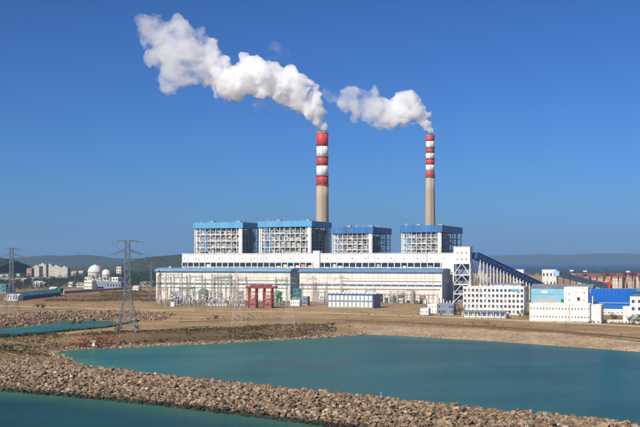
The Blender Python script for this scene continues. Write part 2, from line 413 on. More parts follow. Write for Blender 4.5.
SP = 1.0
PX_, PY_ = np.meshgrid(np.arange(-260, 175, SP), np.arange(225, 470, SP))
PX_ = PX_+nrng.uniform(-.5, .5, PX_.shape)*SP; PY_ = PY_+nrng.uniform(-.5, .5, PY_.shape)*SP
ph, psl, pcn, pse, pso = height(PX_, PY_)
crest_y = np.interp(PX_, cxs, cys)
view = np.abs(PX_/PY_) < .33
ok = (pse > -1.2) & (PY_ < crest_y+3.0) & (psl > 1.0) & view
pts = np.stack([PX_[ok], PY_[ok], ph[ok]], -1)
order = np.argsort(pts[:, 1]+nrng.uniform(0, 30, len(pts)))
vis = [i for i in order if abs(pts[i, 0]/pts[i, 1]) < .285 and pts[i, 2] > .5 and 260+F*(CAMZ-pts[i, 2])/pts[i, 1] < 426]
near_i = set(vis[:300])
bwt = thing('breakwater', 'long breakwater of piled brown boulders crossing the foreground water', 'breakwater', (0, 0, 0))
rest = [pts[i] for i in range(len(pts)) if i not in near_i]
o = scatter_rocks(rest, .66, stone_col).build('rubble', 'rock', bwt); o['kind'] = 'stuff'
BOULD = []
for k, (v, f) in enumerate(ROCKS):
    mm = MB().add([tuple(p) for p in v], f).build('boulder', 'boulder'); BOULD.append(mm.data); bpy.data.objects.remove(mm)
for i in sorted(near_i):
    o = put('boulder', BOULD[rng.randrange(14)], bwt); s = .8*rng.uniform(.7, 1.4)
    o.location = (pts[i, 0], pts[i, 1], pts[i, 2]+s*.15); o.scale = (s, s, s)
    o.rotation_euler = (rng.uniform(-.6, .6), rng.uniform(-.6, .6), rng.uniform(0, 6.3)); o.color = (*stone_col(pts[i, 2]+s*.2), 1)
# stone revetments on the far banks
def revet(name, label, cond, spacing, size, base, xr, yr):
    a, b = np.meshgrid(np.arange(*xr, spacing), np.arange(*yr, spacing))
    a = a+nrng.uniform(-.5, .5, a.shape)*spacing; b = b+nrng.uniform(-.5, .5, b.shape)*spacing
    hh, s1, s2, s3, so = height(a, b); k = cond(a, b, s1, s2, s3, so) & (np.abs(a/b) < .32)
    t = thing(name, label, 'revetment')
    o = scatter_rocks(np.stack([a[k], b[k], hh[k]], -1), size, lambda z: stone_col(max(z, 1.3), base)).build('rubble', 'rock', t); o['kind'] = 'stuff'
revet('stone_revetment', 'rough pale rubble slope along the far side of the narrow canal',
      lambda a, b, s1, s2, s3, so: (s2 > -1) & (s2 < 62-18*np.clip((a+240)/120, 0, 1)) & (b > np.interp(a, [-330, -190, -130], [690, 740, 745])) & (a < -108+0*b) & (b < 990), 1.9, .95, (.26, .175, .105), (-330, -105), (690, 990))
revet('stone_revetment', 'pinkish brown rubble bank sloping to the lagoon below the white offices',
      lambda a, b, s1, s2, s3, so: (s1 > -1) & (s1 < 34) & (a > 28) & (~so) & (nrng.random(a.shape) < .3), 1.5, .33, (.40, .28, .18), (20, 215), (500, 700))
revet('stone_revetment', 'thin line of pebbly stones edging the scrubby peninsula',
      lambda a, b, s1, s2, s3, so: (s1 > -1) & (s1 < 7) & (a <= 28) & (~so) & (b < 700), 1.7, .6, (.36, .26, .17), (-190, 30), (500, 700))
revet('stone_revetment', 'sparse brown rubble on the earth bank between the breakwater and the canal dike',
      lambda a, b, s1, s2, s3, so: (b > np.interp(a, cxs, cys)+26) & (a < -108) & (b < 600) & (s2 > 12) & (s1 > 0) & (nrng.random(a.shape) < .4), 1.8, .5, (.27, .17, .09), (-190, -90), (410, 610))
# ------------------------------------------------------------------ scrub
def tufts(name, label, cat, pts, h, m, kind='stuff'):
    b = MB()
    for (x, y, z) in pts:
        s = h*rng.uniform(.5, 1.4)
        for k in range(6):
            a = rng.uniform(0, 6.28); w = s*rng.uniform(.3, .55); ox, oy = rng.gauss(0, s*.4), rng.gauss(0, s*.4); tl = rng.uniform(-.4, .4)*s
            cx, cy = math.cos(a)*w, math.sin(a)*w; zt = s*rng.uniform(.5, 1.1)
            b.add([(x+ox-cx, y+oy-cy, z-.1), (x+ox+cx, y+oy+cy, z-.1), (x+ox+cx*.5+tl, y+oy+cy*.5, z+zt), (x+ox-cx*.6+tl, y+oy-cy*.6, z+zt*.85)], [(0, 1, 2, 3)])
    return tag(b.build(name, m), label, cat, kind=kind)
def spread(n, cond, xr, yr):
    a = nrng.uniform(*xr, n); b = nrng.uniform(*yr, n); hh, s1, s2, s3, so = height(a, b)
    k = cond(a, b, s1, s2, s3, so, fnoise(a, b, .05, 5)); return list(zip(a[k], b[k], hh[k]))
tufts('dry_scrub', 'dry brown scrub covering the low peninsula by the lagoon', 'scrub',
      spread(16000, lambda a, b, s1, s2, s3, so, n: (s1 > 4) & (s1 < 62+14*n) & (s2 > 16) & (~so) & (n+.6*fnoise(a, b, .16, 6) > -.05+np.clip((a+10)/60, 0, 1)) & (a < 40), (-180, 45), (500, 780)), .62, 'leaf_brown')
tufts('dry_grass', 'sparse dry grass dotting the tan flats in front of the plant', 'grass',
      spread(14000, lambda a, b, s1, s2, s3, so, n: (s1 > 40) & (s2 > 45) & (~so) & (np.abs(a/b) < .31) & (n+.8*fnoise(a, b*2, .11, 8) > .32) & (b < np.where(a < -140, 1150, 900)), (-350, 260), (560, 1150)), .55, 'leaf_brown')
tufts('field_weeds', 'rusty weeds in patches over the brown field below the storage spheres', 'weeds',
      spread(9000, lambda a, b, s1, s2, s3, so, n: (n+.8*fnoise(a, b*.6, .06, 9) > .0) & (a/b < -.15) & (a/b > -.25+.05*(b > 1250)), (-380, -160), (1080, 1480)), 1.0, 'leaf_brown')
tufts('green_weeds', 'olive green weeds among the brown scrub of the peninsula', 'weeds',
      spread(9000, lambda a, b, s1, s2, s3, so, n: (s1 > 8) & (s1 < 60) & (s2 > 12) & (~so) & (a < 10) & (fnoise(a, b, .09, 15) > .12), (-180, 15), (500, 770)), .7, 'leaf_dark')
tufts('red_scrub', 'rusty red bushes on the bank left of the lagoon', 'scrub',
      spread(3000, lambda a, b, s1, s2, s3, so, n: (s1 > 3) & (s2 > 10) & (np.hypot((a-cp.x)/14, (b-cp.y)/24) < .9+n*.7) & (nrng.random(a.shape) < .6), (-170, -90), (510, 640)), .9, 'leaf_red')
tufts('dark_weeds', 'dark weeds on the near dike of the narrow canal', 'scrub',
      spread(22000, lambda a, b, s1, s2, s3, so, n: (s2 > -.5) & (s1 > 14) & (s2 < 34*np.clip((-110-a)/60, .5, 1)) & (b < np.interp(a, [-260, -190, -165, -140], [620, 660, 700, 745])) & (~so), (-260, -120), (520, 745)), 1.1, 'leaf_dark')

# ------------------------------------------------------------------ the power plant
def pthing(name, label, cat, s, d, group=None, z=4.0): return thing(name, label, cat, PL(s, d, z), -TH, group)
GZ = 4.0
# ---- turbine halls
def turbine_hall(px0, px1, depth, roofmat, label, doors):
    s0, s1 = S(px0, 0), S(px1, 0); W = s1-s0
    t = pthing('turbine_hall', label, 'factory hall', s0, 0, 'turbine halls')
    ze, zc = 29.9, 32.9
    bx('wall', 'cream', t, 0, W, .4, depth, 0, ze)
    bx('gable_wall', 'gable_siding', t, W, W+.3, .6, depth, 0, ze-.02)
    arch = [(math.cos(a)*1., math.sin(a)) for a in np.linspace(math.pi, 0, 15)]
    m = MB(); n = 15; ov = 1.2
    pr = [((c*.5+.5)*(depth+2*ov)-ov, ze+(zc-ze)*sn) for c, sn in arch]
    m.add([(-ov, y, z) for y, z in pr]+[(W+ov, y, z) for y, z in pr],
          [(i, i+1, n+i+1, n+i) for i in range(n-1)]+[tuple(range(n)), tuple(range(n, 2*n)), (0, n, 2*n-1, n-1)])
    roof = m.build('roof', roofmat, t)
    for k in range(9):                                  # ridge ventilators
        x = W*(k+.5)/9; o = bx('roof_vent', 'offwhite', t, x-1.2, x+1.2, depth/2-1.2, depth/2+1.2, zc-.3, zc+1.1)
    bx('fascia', 'blue_mid', t, -ov, W+ov, -ov-.15, -ov+.1, ze-1.2, ze+.05)
    nb = 17; bw = W/nb
    rows = [(0, 8.5), (8.6, 15.4), (17.2, 23), (23.1, ze-.05)]
    for (a, b) in rows:                                 # cladding panels
        for k in range(nb):
            bx('cladding_panel', 'cream', t, k*bw+.08, (k+1)*bw-.08, 0+rng.uniform(0, .06), .4, a+.05, b-.05)
    bx('window_band_frame', 'galv_light', t, 0, W, .2, .4, 15.4, 17.2)
    for k in range(nb):
        bx('window', 'glass_blue', t, k*bw+.5, (k+1)*bw-.5, .12, .25, 15.55, 17.05)
    br('gutter_pipe', 'rustpipe', t, (2, -.35, 12.5), (W-2, -.35, 12.9), .5)
    br('gutter_pipe', 'galv_light', t, (W*.3, -.5, 20.6), (W-1, -.5, 20.6), .45)
    for x, w_, h_, m_ in doors: bx('roller_door', m_, t, x*W, x*W+w_, -.12, .1, 0, h_)
    for k in range(3): bx('gable_window', 'glass', t, W+.2, W+.4, 6+k*8, 10+k*8, 19, 22)
    return t
turbine_hall(156, 290, 32, 'hall_roof', 'long cream turbine hall behind the red portal frame, light blue vaulted roof', [(.12, 7, 8, 'greyblue'), (.62, 7, 9, 'greyblue'), (.9, 5, 6, 'dark')])
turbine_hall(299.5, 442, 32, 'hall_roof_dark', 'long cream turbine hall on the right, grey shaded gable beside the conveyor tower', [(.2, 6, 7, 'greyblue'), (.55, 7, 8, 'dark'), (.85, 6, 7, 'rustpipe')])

# ---- deaerator bay: the long white strip
d0 = 37.0; s0, s1 = S(182, d0), S(454, d0); W = s1-s0
t = pthing('deaerator_bay', 'long white windowless upper bay running behind both turbine halls', 'factory building', s0, d0)
zb, zt = 38.2, 47.5
bx('upper_wall', 'white', t, 0, W, .3, 13, zb, zt); bx('roof_edge', 'offwhite', t, -.4, W+.4, -.3, 13.4, zt, zt+.6)
bx('back_wall', 'greyblue', t, 0, W, 7, 13, 0, zb); bx('lower_wall', 'cream', t, 0, W, .3, 7, 0, 29)
nb = 44; bw = W/nb
for k in range(nb):
    bx('wall_panel', 'white', t, k*bw+.06, (k+1)*bw-.06, rng.uniform(0, .08), .3, zb+.05, zt-.05)
    bx('column', 'white', t, k*bw-.4, k*bw+.4, .1, 1., 29, zb)
    if k % 2 == 0: bx('vent_opening', 'dark', t, (k+.5)*bw-.45, (k+.5)*bw+.45, -.06, .2, 42.2, 43.1)
    q = rng.random()
    if q < .75:
        m_ = rng.choice(['duct', 'pink', 'casing', 'rustpipe', 'offwhite', 'casing', 'white'])
        bx('equipment', m_, t, k*bw+rng.uniform(.6, 2), (k+1)*bw-rng.uniform(.8, 2.4), 2, 6, 29, 29+rng.uniform(3, 8.4))
bx('spandrel', 'white', t, 0, W, .15, .6, 33.2, 33.9)
a = S(313.5, d0)-s0; b = S(320, d0)-s0
bx('stair_tower', 'white', t, a, b, -1.5, 6, 29, zt+2.6)
bx('tower_cap', 'offwhite', t, a-.3, b+.3, -1.8, 6.3, zt+2.6, zt+3.1)
a = S(442, d0)-s0
bx('end_block', 'white', t, a, W-.02, -.9, 5, 29, zb+.02)

# ---- boilers
def boiler(px0, px1, pxs, ytop, ybot, d, ncol, roofm, label, casing_depth, open_side, core=(.24, .80)):
    s0, s1 = S(px0, d), S(px1, d); W = s1-s0; Yc = PL(s1, d).y
    lo, hi = 10, 120
    for _ in range(40):
        mid = (lo+hi)/2; p = PL(s1, d+mid); lo, hi = (mid, hi) if 320+F*p.x/p.y < pxs else (lo, mid)
    D = lo; zt = zrow(ytop, Yc)-GZ; zr = zrow(ybot, Yc)-GZ
    t = pthing('boiler_house', label, 'boiler house', s0, d, 'boiler houses of the power plant')
    ro = bx('roof', roofm, t, -1.5, W+1.5, -1.5, D+1.5, zr, zt)
    for k in range(11): sub('roof_seam', roofm, ro, -1.5+k*(W+3)/11-.12, -1.5+k*(W+3)/11+.12, -1.62, -1.5, zr+.1, zt-.1)
    bx('roof_trim', 'blue_dark', t, -1.6, W+1.6, -1.7, -1.5, zr-.25, zr+.1)
    rr = random.Random(label)
    for k in range(9):
        x = rr.uniform(.06, .94)*W; y = rr.uniform(.05, .8)*D; h_ = rr.uniform(.8, 2.6)
        bx('roof_vent', rr.choice(['steel_dark', 'galv_light', 'steel']), t, x-.5, x+.5, y-.5, y+.5, zt, zt+h_)
    for k in range(2):
        x = (.25, .82)[k]*W; bx('roof_housing', 'steel', t, x-2.4, x+2.4, D*.3, D*.3+4, zt, zt+2.4)
    nf = 6; zs = [40+(zr-40)*k/ (nf-1) for k in range(nf)]
    xs = [W*k/(ncol-1) for k in range(ncol)]
    nd = 6; ys = [D*k/(nd-1) for k in range(nd)]
    for i, x in enumerate(xs):                          # front and back columns
        w_ = 1.0 if i in (0, ncol-1) else .55
        bx('column', 'white', t, x-w_/2, x+w_/2, -w_/2, w_/2, 0, zr)
        bx('column', 'galv_light', t, x-.4, x+.4, D-.4, D+.4, 0, zr)
    for y in ys[1:-1]:
        for x in (0, W): bx('column', 'galv_light', t, x-.4, x+.4, y-.4, y+.4, 0, zr)
    for zi, z in enumerate(zs[:-1]):
        bx('beam', 'white', t, 0, W, -.3, .3, z-.3, z+.3)
        bx('beam', 'galv_light', t, 0, W, D-.3, D+.3, z-.4, z+.4)
        for x in (0, W): bx('beam', 'galv_light', t, x-.28, x+.28, .3, D-.3, z-.4, z+.4)
        bx('floor', 'steel', t, .6, W-.6, .7, D*(.97 if not open_side else .62), z-.15, z+.1)
        zh = z+(zr-40)/(nf-1)/2; bx('girt', 'galv_light', t, 0, W, .5, .8, zh-.18, zh+.18)
        for x in (W,): bx('girt', 'galv_light', t, x-.15, x+.15, .5, D-.5, zh-.15, zh+.15)
        h2 = z+1.1
        bx('railing', 'white', t, 0, W, -.42, -.32, h2-.06, h2+.06)
    for zi in range(nf-1):                              # braces, stairs and ducts in each bay of the front
        za, zb2 = zs[zi], zs[zi+1]
        for i in range(ncol-1):
            if rr.random() < .6 or i in (0, ncol-2):
                a, b = (xs[i], xs[i+1]) if rr.random() < .5 else (xs[i+1], xs[i])
                br('brace', 'white', t, (a, .4, za), (b, .4, zb2), .26)
            if rr.random() < .6:
                m_ = rr.choice(['casing', 'duct', 'greyblue', 'offwhite', 'steel', 'offwhite', 'galv_light', 'tan'])
                x = xs[i]+rr.uniform(.8, 3); bx('duct', m_, t, x, x+rr.uniform(1.4, 4), rr.uniform(1.2, 2.5), 5.2, za+.2, za+rr.uniform(.5, .95)*(zb2-za))
            if rr.random() < .5:
                br('pipe', rr.choice(['offwhite', 'rustpipe', 'galv_light', 'casing']), t, (xs[i], 1.6, za+rr.uniform(1, 5)), (xs[i+1], 1.6, za+rr.uniform(1, 5)), rr.uniform(.4, .9))
        for j in range(nd-1):
            if rr.random() < .5: br('brace', 'galv_light', t, (W, ys[j], za), (W, ys[j+1], zb2), .3)
            if rr.random() < .55 and not (open_side and j > 2):
                bx('duct', rr.choice(['duct', 'casing', 'steel', 'greyblue']), t, W-6, W-rr.uniform(.8, 2.5), ys[j]+.8, ys[j+1]-rr.uniform(.8, 3), za+.2, za+rr.uniform(.4, .95)*(zb2-za))
    bx('furnace_casing', 'casing', t, W*core[0], W*core[1], 5.5, D*casing_depth, 0, zr-1.5)
    bx('side_casing', 'greyblue', t, W*core[1]+.1, W-2.6, 7, D*(casing_depth-.06), 0, zr-3)
    for k in range(5):
        x = W*core[0]+(W*(core[1]-core[0]))*(k+.5)/5; bx('buckstay', 'duct', t, x-.4, x+.4, 5., 5.55, 36, zr-3)
    for z in zs: bx('buckstay', 'duct', t, W*core[0], W*core[1], 4.9, 5.55, z+4.2, z+5.1)
    bx('header_box', 'green_paint' if casing_depth > .8 else 'rustpipe', t, W*.2, W*.86, 3, 5, zr-3.4, zr-1.2)
    bx('stair_shaft', 'white', t, W-3.4, W-.6, -1., 2.2, 0, zr)
    bx('lift_shaft', 'white', t, .2, 2.6, .6, 3.4, 0, zr)
    return t
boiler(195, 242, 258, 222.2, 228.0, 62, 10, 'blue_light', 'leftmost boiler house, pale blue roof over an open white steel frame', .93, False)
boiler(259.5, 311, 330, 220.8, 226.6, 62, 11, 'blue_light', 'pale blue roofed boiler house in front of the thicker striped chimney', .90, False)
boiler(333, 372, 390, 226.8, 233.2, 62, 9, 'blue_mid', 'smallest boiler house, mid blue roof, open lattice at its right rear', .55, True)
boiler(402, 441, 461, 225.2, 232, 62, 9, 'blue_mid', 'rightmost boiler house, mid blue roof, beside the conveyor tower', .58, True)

# ---- chimneys
def chimney(px, Yc, ytop, rtop, rbot, bands, label, flues):
    p = Vector(((px-320)/F*Yc, Yc, GZ)); t = thing('chimney', label, 'chimney', p, 0, 'striped smoke stacks')
    zt = zrow(ytop, Yc)-GZ
    def rad(z): return rtop+(rbot-rtop)*((zt-z)/zt)**1.5
    edges = [zrow(b, Yc)-GZ for b in bands]             # descending
    for k in range(len(edges)-1):
        a, b = edges[k+1], edges[k]
        MB().lathe([(rad(a)+.05, a), (rad((a+b)/2)+.05, (a+b)/2), (rad(b)+.05, b)], 40).build('painted_band', 'red' if k % 2 == 0 else 'chim_white', t, True)
    zb = edges[-1]
    MB().lathe([(rad(z), z) for z in np.linspace(0, zb-.02, 10)], 40).build('shaft', 'concrete', t, True)
    for z in [zb+.4]+[edges[2], edges[4]]:
        pl = MB().lathe([(rad(z)+.1, z-.3), (rad(z)+1.1, z-.1), (rad(z)+1.1, z+.15), (rad(z)+.1, z+.15)], 32, cap=False).build('platform', 'steel', t)
        m = MB().lathe([(rad(z)+1.05, z+1.15), (rad(z)+1.12, z+1.15), (rad(z)+1.12, z+1.27), (rad(z)+1.05, z+1.27)], 32, cap=False)
        for q in range(16):
            a = q*math.pi/8; m.bar(((rad(z)+1.08)*math.cos(a), (rad(z)+1.08)*math.sin(a), z), ((rad(z)+1.08)*math.cos(a), (rad(z)+1.08)*math.sin(a), z+1.2), .1)
        m.build('railing', 'steel_dark', pl)
    MB().lathe([(rtop+.45, zt-.02), (rtop+.55, zt+.1), (rtop+.55, zt+.8), (rtop-.3, zt+.9)], 40).build('cap', 'concrete_grey', t, True)
    for (fx, fr) in flues: MB().lathe([(fr, zt+.5), (fr, zt+3.2), (fr*.8, zt+3.2), (fr*.8, zt+2)], 20, cx=fx, cy=-.3).build('flue', 'steel_dark', t, True)
    m = MB()
    for sx in (-.35, .35): m.bar((sx, -rbot-.2, 2), (sx, -rtop-.35, zt), .12)
    m.build('ladder', 'steel', t)
    return p, zt+GZ
chA, zA = chimney(322.4, 1330, 133, 7.0, 8.6, [133, 146.6, 157, 166, 176, 185.5], 'thicker chimney with wide red and white bands above pale concrete', [(-2.9, 2.2), (2.9, 2.2)])
chB, zB = chimney(430.2, 1290, 136, 4.9, 7.4, [136, 141.5, 148, 153.4, 159, 165, 171, 177.5], 'thinner chimney with many narrow red and white bands, rising behind the rightmost boiler', [(0, 3.2)])

# ---- conveyor tower and gallery
d = 22.0; s0, s1 = S(453.5, d), S(470, d); W = s1-s0; D = 12.0; Yc = PL(s1, d).y
zt, zm = zrow(247, Yc)-GZ, zrow(263, Yc)-GZ
t = pthing('transfer_tower', 'white conveyor tower with cross braced open base, right of the turbine hall', 'tower', s0, d)
bx('housing', 'white', t, 0, W, 0, D, zm, zt); bx('roof_slab', 'offwhite', t, -.3, W+.3, -.3, D+.3, zt, zt+.5)
for r in range(2):
    for k in range(3): bx('window', 'glass', t, W*(.2+.27*k), W*(.2+.27*k)+1.1, -.08, .1, zm+3+r*6.2, zm+4.2+r*6.2)
for x in (0, W):
    for y in (0, D): bx('column', 'white', t, x-.55, x+.55, y-.55, y+.55, 0, zm)
lv = [zrow(q, Yc)-GZ for q in (275, 284.5, 294)]+[0]
bx('beam', 'white', t, 0, W, -.45, .45, zm-.9, zm)
top = zm
for k, z in enumerate(lv):
    if z > 0: bx('beam', 'white', t, 0, W, -.4, .4, z-.5, z+.5); bx('beam', 'offwhite', t, W-.3, W+.3, .5, D-.5, z-.4, z+.4)
    if z > 0: bx('floor', 'steel_dark', t, .6, W-.6, .6, D-.6, z-.15, z+.15)
    br('brace', 'white', t, (0, 0, z), (W/2, 0, top), .6); br('brace', 'white', t, (W, 0, z), (W/2, 0, top), .6)
    br('brace', 'galv_light', t, (W, 0, z), (W, D, top), .4); top = z
bx('core_wall', 'greyblue', t, 1, W-1, D*.55, D*.6, 0, zm)

# gallery from the tower down to the right, going away from the shore
ga = (S(475, 30), 30.); gb_ = (S(540, 118), 118.)
A = PL(*ga); B = PL(*gb_); zA_ = zrow(255.5, A.y); zB_ = zrow(286, B.y)
A.z = zA_; B.z = zB_
t = thing('conveyor_gallery', 'dark blue covered conveyor gallery sloping down from the tower on white posts', 'conveyor', (A.x, A.y, GZ))
def gal(t, A, B, w, h, mwall, mroof, n, base, panels=True):
    o = Vector((A.x, A.y, base)); d = (B-A); L = d.length; dn = d.normalized(); sd = Vector((dn.y, -dn.x, 0)).normalized(); up = sd.cross(dn)
    if up.z < 0: up = -up
    def P(u, v, q): return A-o+dn*u+sd*v+up*q
    def bxx(name, m, u0, u1, v0, v1, q0, q1):
        vs = [P(u, v, q) for q in (q0, q1) for (u, v) in ((u0, v0), (u1, v0), (u1, v1), (u0, v1))]
        return MB().add([tuple(x) for x in vs], [(0,3,2,1),(4,5,6,7),(0,1,5,4),(1,2,6,5),(2,3,7,6),(3,0,4,7)]).build(name, m, t)
    bxx('wall', mwall, 0, L, -w/2, w/2, -h/2, h/2)
    for k in range(n): bxx('roof_panel', mroof, L*k/n+.1, L*(k+1)/n-.1, -w/2-.4, w/2+.4, h/2, h/2+.35)
    for k in range(n):
        if panels: bxx('window', 'glass_blue', L*(k+.3)/n, L*(k+.7)/n, w/2+.01, w/2+.1, -h*.05, h*.25); bxx('window', 'glass_blue', L*(k+.3)/n, L*(k+.7)/n, -w/2-.1, -w/2-.01, -h*.05, h*.25)
    return P, L, o
P, L, o = gal(t, A, B, 6.5, 6.0, 'blue_dark', 'blue_dark', 14, GZ)
for k in range(1, 20):
    u = L*k/20
    for v in (-3, 3):
        q = P(u, v, -3.); bx('post', 'white', t, q.x-.4, q.x+.4, q.y-.4, q.y+.4, 0, q.z)
    a, b = P(u, -3, -3), P(u, 3, -3)
    br('cross_brace', 'offwhite', t, (a.x, a.y, a.z*.35), (b.x, b.y, b.z*.95), .35)
    br('cross_brace', 'offwhite', t, (a.x, a.y, a.z*.6), (b.x, b.y, b.z*.6), .35)
    if k > 1:
        a = P(L*(k-1)/20, -3, -3.); b = P(u, -3, -3.)
        br('tie_beam', 'offwhite', t, (a.x, a.y, a.z*.55), (b.x, b.y, b.z*.55), .3)
# low machine hall under the gallery
s0 = S(478, 34); t = pthing('machine_hall', 'low grey hall under the sloping conveyor gallery', 'hall', s0, 45)
bx('wall', 'offwhite', t, 0, 40, 0, 14, 0, 17); bx('roof', 'greyblue', t, -.5, 40.5, -.5, 14.5, 17, 18)
for k in range(9): bx('window', 'glass', t, 2+k*4.2, 4.6+k*4.2, -.08, .1, 11, 13.5)
for k in range(8): bx('pilaster', 'white', t, .6+k*5.4, 1.4+k*5.4, -.3, .0, 0, 17)

def house(name, label, cat, px0, px1, ybase, ytop, depth, wall, roof, cols=0, rows=0, group=None, side=None, pitch=0., ww=.5, wh=.5, pane='glass', z=4., parapet=.5, rz=-TH, yb=None):
    """a building whose front foot spans px0..px1 at row ybase"""
    p = at(px1, ybase, z); ca, sa = math.cos(rz), math.sin(rz)
    # width so that the left corner falls on px0
    k = (px0-320)/F; Wd = (p.x-k*p.y)/(ca-k*sa)
    Ht = zrow(ytop, p.y)-z; q = p-Vector((Wd*ca, Wd*sa, 0))
    t = thing(name, label, cat, q, rz, group)
    if cols: bx('wall', wall, t, 0, Wd, .36, depth, 0, Ht)
    else: bx('wall', wall, t, 0, Wd, 0, depth, 0, Ht)
    if side: bx('side_wall', side, t, Wd, Wd+.1, .05, depth-.05, .0, Ht-.05)
    if pitch:
        r = MB().prism([(-.6, 0), (depth+.6, 0), (depth/2, pitch)], 0, Wd+1.2).build('roof', roof, t)
        r.rotation_euler = (0, 0, math.pi/2); r.location = (Wd+.6, 0, Ht)
    else:
        bx('roof', roof, t, .3, Wd-.3, .3, depth-.3, Ht-.1, Ht+.06)
        for (a, b, c, e) in ((-.15, Wd+.15, -.15, .35), (-.15, Wd+.15, depth-.35, depth+.15), (-.15, .35, .35, depth-.35), (Wd-.35, Wd+.15, .35, depth-.35)):
            bx('parapet', wall, t, a, b, c, e, Ht-.02, Ht+parapet)
    if cols: facade(t, 0, Wd, 0.6, Ht-.3, cols, rows, wall, pane, 0., ww, wh, sills=name in ('office_building', 'dormitory_building', 'gate_house', 'silo_tower', 'utility_building')); bx('plinth', 'concrete_grey', t, -.02, Wd+.02, -.03, .36, 0, .6)
    if cols: bx('cornice', wall, t, 0, Wd, -.02, .36, Ht-.3, Ht-.02)
    return t, Wd, Ht

house('transfer_house', 'small white conveyor house standing in front of the blue gallery', 'tower', 513, 523.5, 297, 270, 10, 'white', 'offwhite', 3, 4, ww=.35, wh=.25)
house('silo_tower', 'square white tower with dark slots at its foot, behind the mural wall', 'tower', 542, 556.5, 296.5, 270, 13, 'white', 'offwhite', 4, 3, ww=.4, wh=.35)
# second blue gallery, descending to the right behind the silo tower
A = at(557, 297).copy(); B = at(606, 293).copy(); A.z = zrow(273.5, A.y); B.z = zrow(287, B.y)
t = thing('conveyor_gallery', 'pale blue conveyor gallery descending right from the square white tower', 'conveyor', (A.x, A.y, GZ))
P, L, o = gal(t, A, B, 5, 5.0, 'teal_wall', 'blue_light', 12, GZ)
for k in range(1, 8):
    q = P(L*k/8, 0, -2.5); bx('post', 'galv_light', t, q.x-.5, q.x+.5, q.y-.5, q.y+.5, 0, q.z)

# ---- office and buildings on the right
t, Wd, Ht = house('office_building', 'four storey white office block with grid of windows below the sloping conveyor', 'office', 463, 524, 315.5, 287.5, 14, 'white', 'offwhite', 15, 5, ww=.58, wh=.5, pane='glass')
bx('side_stair_glass', 'glass_blue', t, Wd+.1, Wd+.2, 2, 5, 2, Ht-2)
bx('name_band', 'blue_light', t, Wd*.78, Wd*.93, -.06, 0, Ht-3, Ht-1.2)
for k in range(26):
    bx('air_conditioner', 'galv_light', t, *(lambda x: (x, x+.75))(Wd*(rng.randrange(15)+.5)/15+rng.choice((-.9, .5))), -.45, 0, *(lambda z: (z, z+.55))(.6+(Ht-.9)/5*rng.randrange(5)+.25))
for k in range(5): bx('roof_unit', 'offwhite', t, 3+k*8, 5.2+k*8, 5, 8, Ht, Ht+1.6)
t, Wd, Ht = house('entrance_pavilion', 'low pavilion with grey blue flat canopy in front of the office', 'pavilion', 464, 505, 318.5, 312, 7, 'white', 'greyblue', 9, 1, ww=.75, wh=.55, pane='glass_blue', parapet=.15)
bx('canopy', 'greyblue', t, -1.2, Wd+1.2, -2, 7.4, Ht+.1, Ht+.55)
for k in range(8): bx('column', 'white', t, -1+k*(Wd+2)/7-.15, -1+k*(Wd+2)/7+.15, -1.8, -1.5, 0, Ht+.1)
house('annex', 'small white annex at the right end of the office pavilion', 'annex', 496, 507, 318.2, 314.6, 8, 'white', 'offwhite', 3, 1, ww=.5, wh=.5)
t, Wd, Ht = house('dormitory_building', 'long plain white two storey building with two rows of tiny windows', 'building', 529.5, 590, 322.5, 304.5, 13, 'white', 'concrete_grey', 19, 2, ww=.36, wh=.17)
bx('downpipe', 'concrete_grey', t, Wd*.985, Wd*.993, -.3, 0, 0, Ht+.4); bx('downpipe', 'pink', t, Wd*.66, Wd*.667, -.2, 0, 0, Ht+.2)
t, Wd, Ht = house('stair_block', 'plain white end block with shaded blue flank, joined to the long two storey building', 'building', 591.2, 601.3, 323.4, 305.5, 15, 'white', 'concrete_grey')
bx('roof_mast', 'white', t, .5, 1.1, .5, 1.1, Ht, Ht+6)
bx('side_window', 'glass_blue', t, Wd+.1, Wd+.18, 3, 12, 2, Ht-2)
t, Wd, Ht = house('pump_house', 'cubic white building with one dark window rising behind the long white building', 'building', 564, 588, 310, 287.8, 14, 'white', 'offwhite')
bx('window', 'dark', t, Wd*.55, Wd*.55+2.2, -.1, .1, 7.6, 10.4)
for k, (u, v, m_) in enumerate([(.2, 13, 'glass'), (.48, 14.6, 'pink'), (.82, 14, 'red_steel'), (.2, 8, 'glass'), (.8, 8, 'pink')]): bx('wall_vent', m_, t, Wd*u, Wd*u+.9, -.08, .1, v-.5, v+.5)
# mural-walled shed, roof long and grey
t, Wd, Ht = house('storage_shed', 'light blue walled shed with painted pale hills and cloud, grey roof', 'shed', 531, 592, 307, 288.5, 26, 'teal_wall', 'roof_grey', pitch=3.4)
m = MB(); m.prism([(Wd*.05, 4.5), (Wd*.16, 8), (Wd*.24, 5.6), (Wd*.33, 9.4), (Wd*.42, 5.5), (Wd*.55, 4.5), (Wd*.55, .5), (Wd*.05, .5)], -.05, -.02); m.build('painted_hills', 'galv_light', t)
m = MB(); m.prism([(Wd*.22+2.6*math.cos(a)*1.2, 12.8+1.3*math.sin(a)) for a in np.linspace(0, 2*math.pi, 14)[:-1]], -.05, -.02); m.build('painted_cloud', 'white', t)
bx('frieze', 'blue_light', t, 0, Wd, -.06, 0, Ht-5.5, Ht-5.1); bx('green_tank', 'green_paint', t, Wd*.5, Wd*.5+2.6, -2.4, -.2, 2.2, 6.5)
t, Wd, Ht = house('coal_shed', 'large royal blue barn roof shed on the right behind the white end block', 'shed', 589, 634, 309, 303, 44, 'blue_royal', 'blue_royal', pitch=11)
for k in range(12): br('roof_rib', 'blue_royal', t, (Wd*(k+.5)/12, -.5, Ht+.1), (Wd*(k+.5)/12, 22, Ht+11.1), .35)
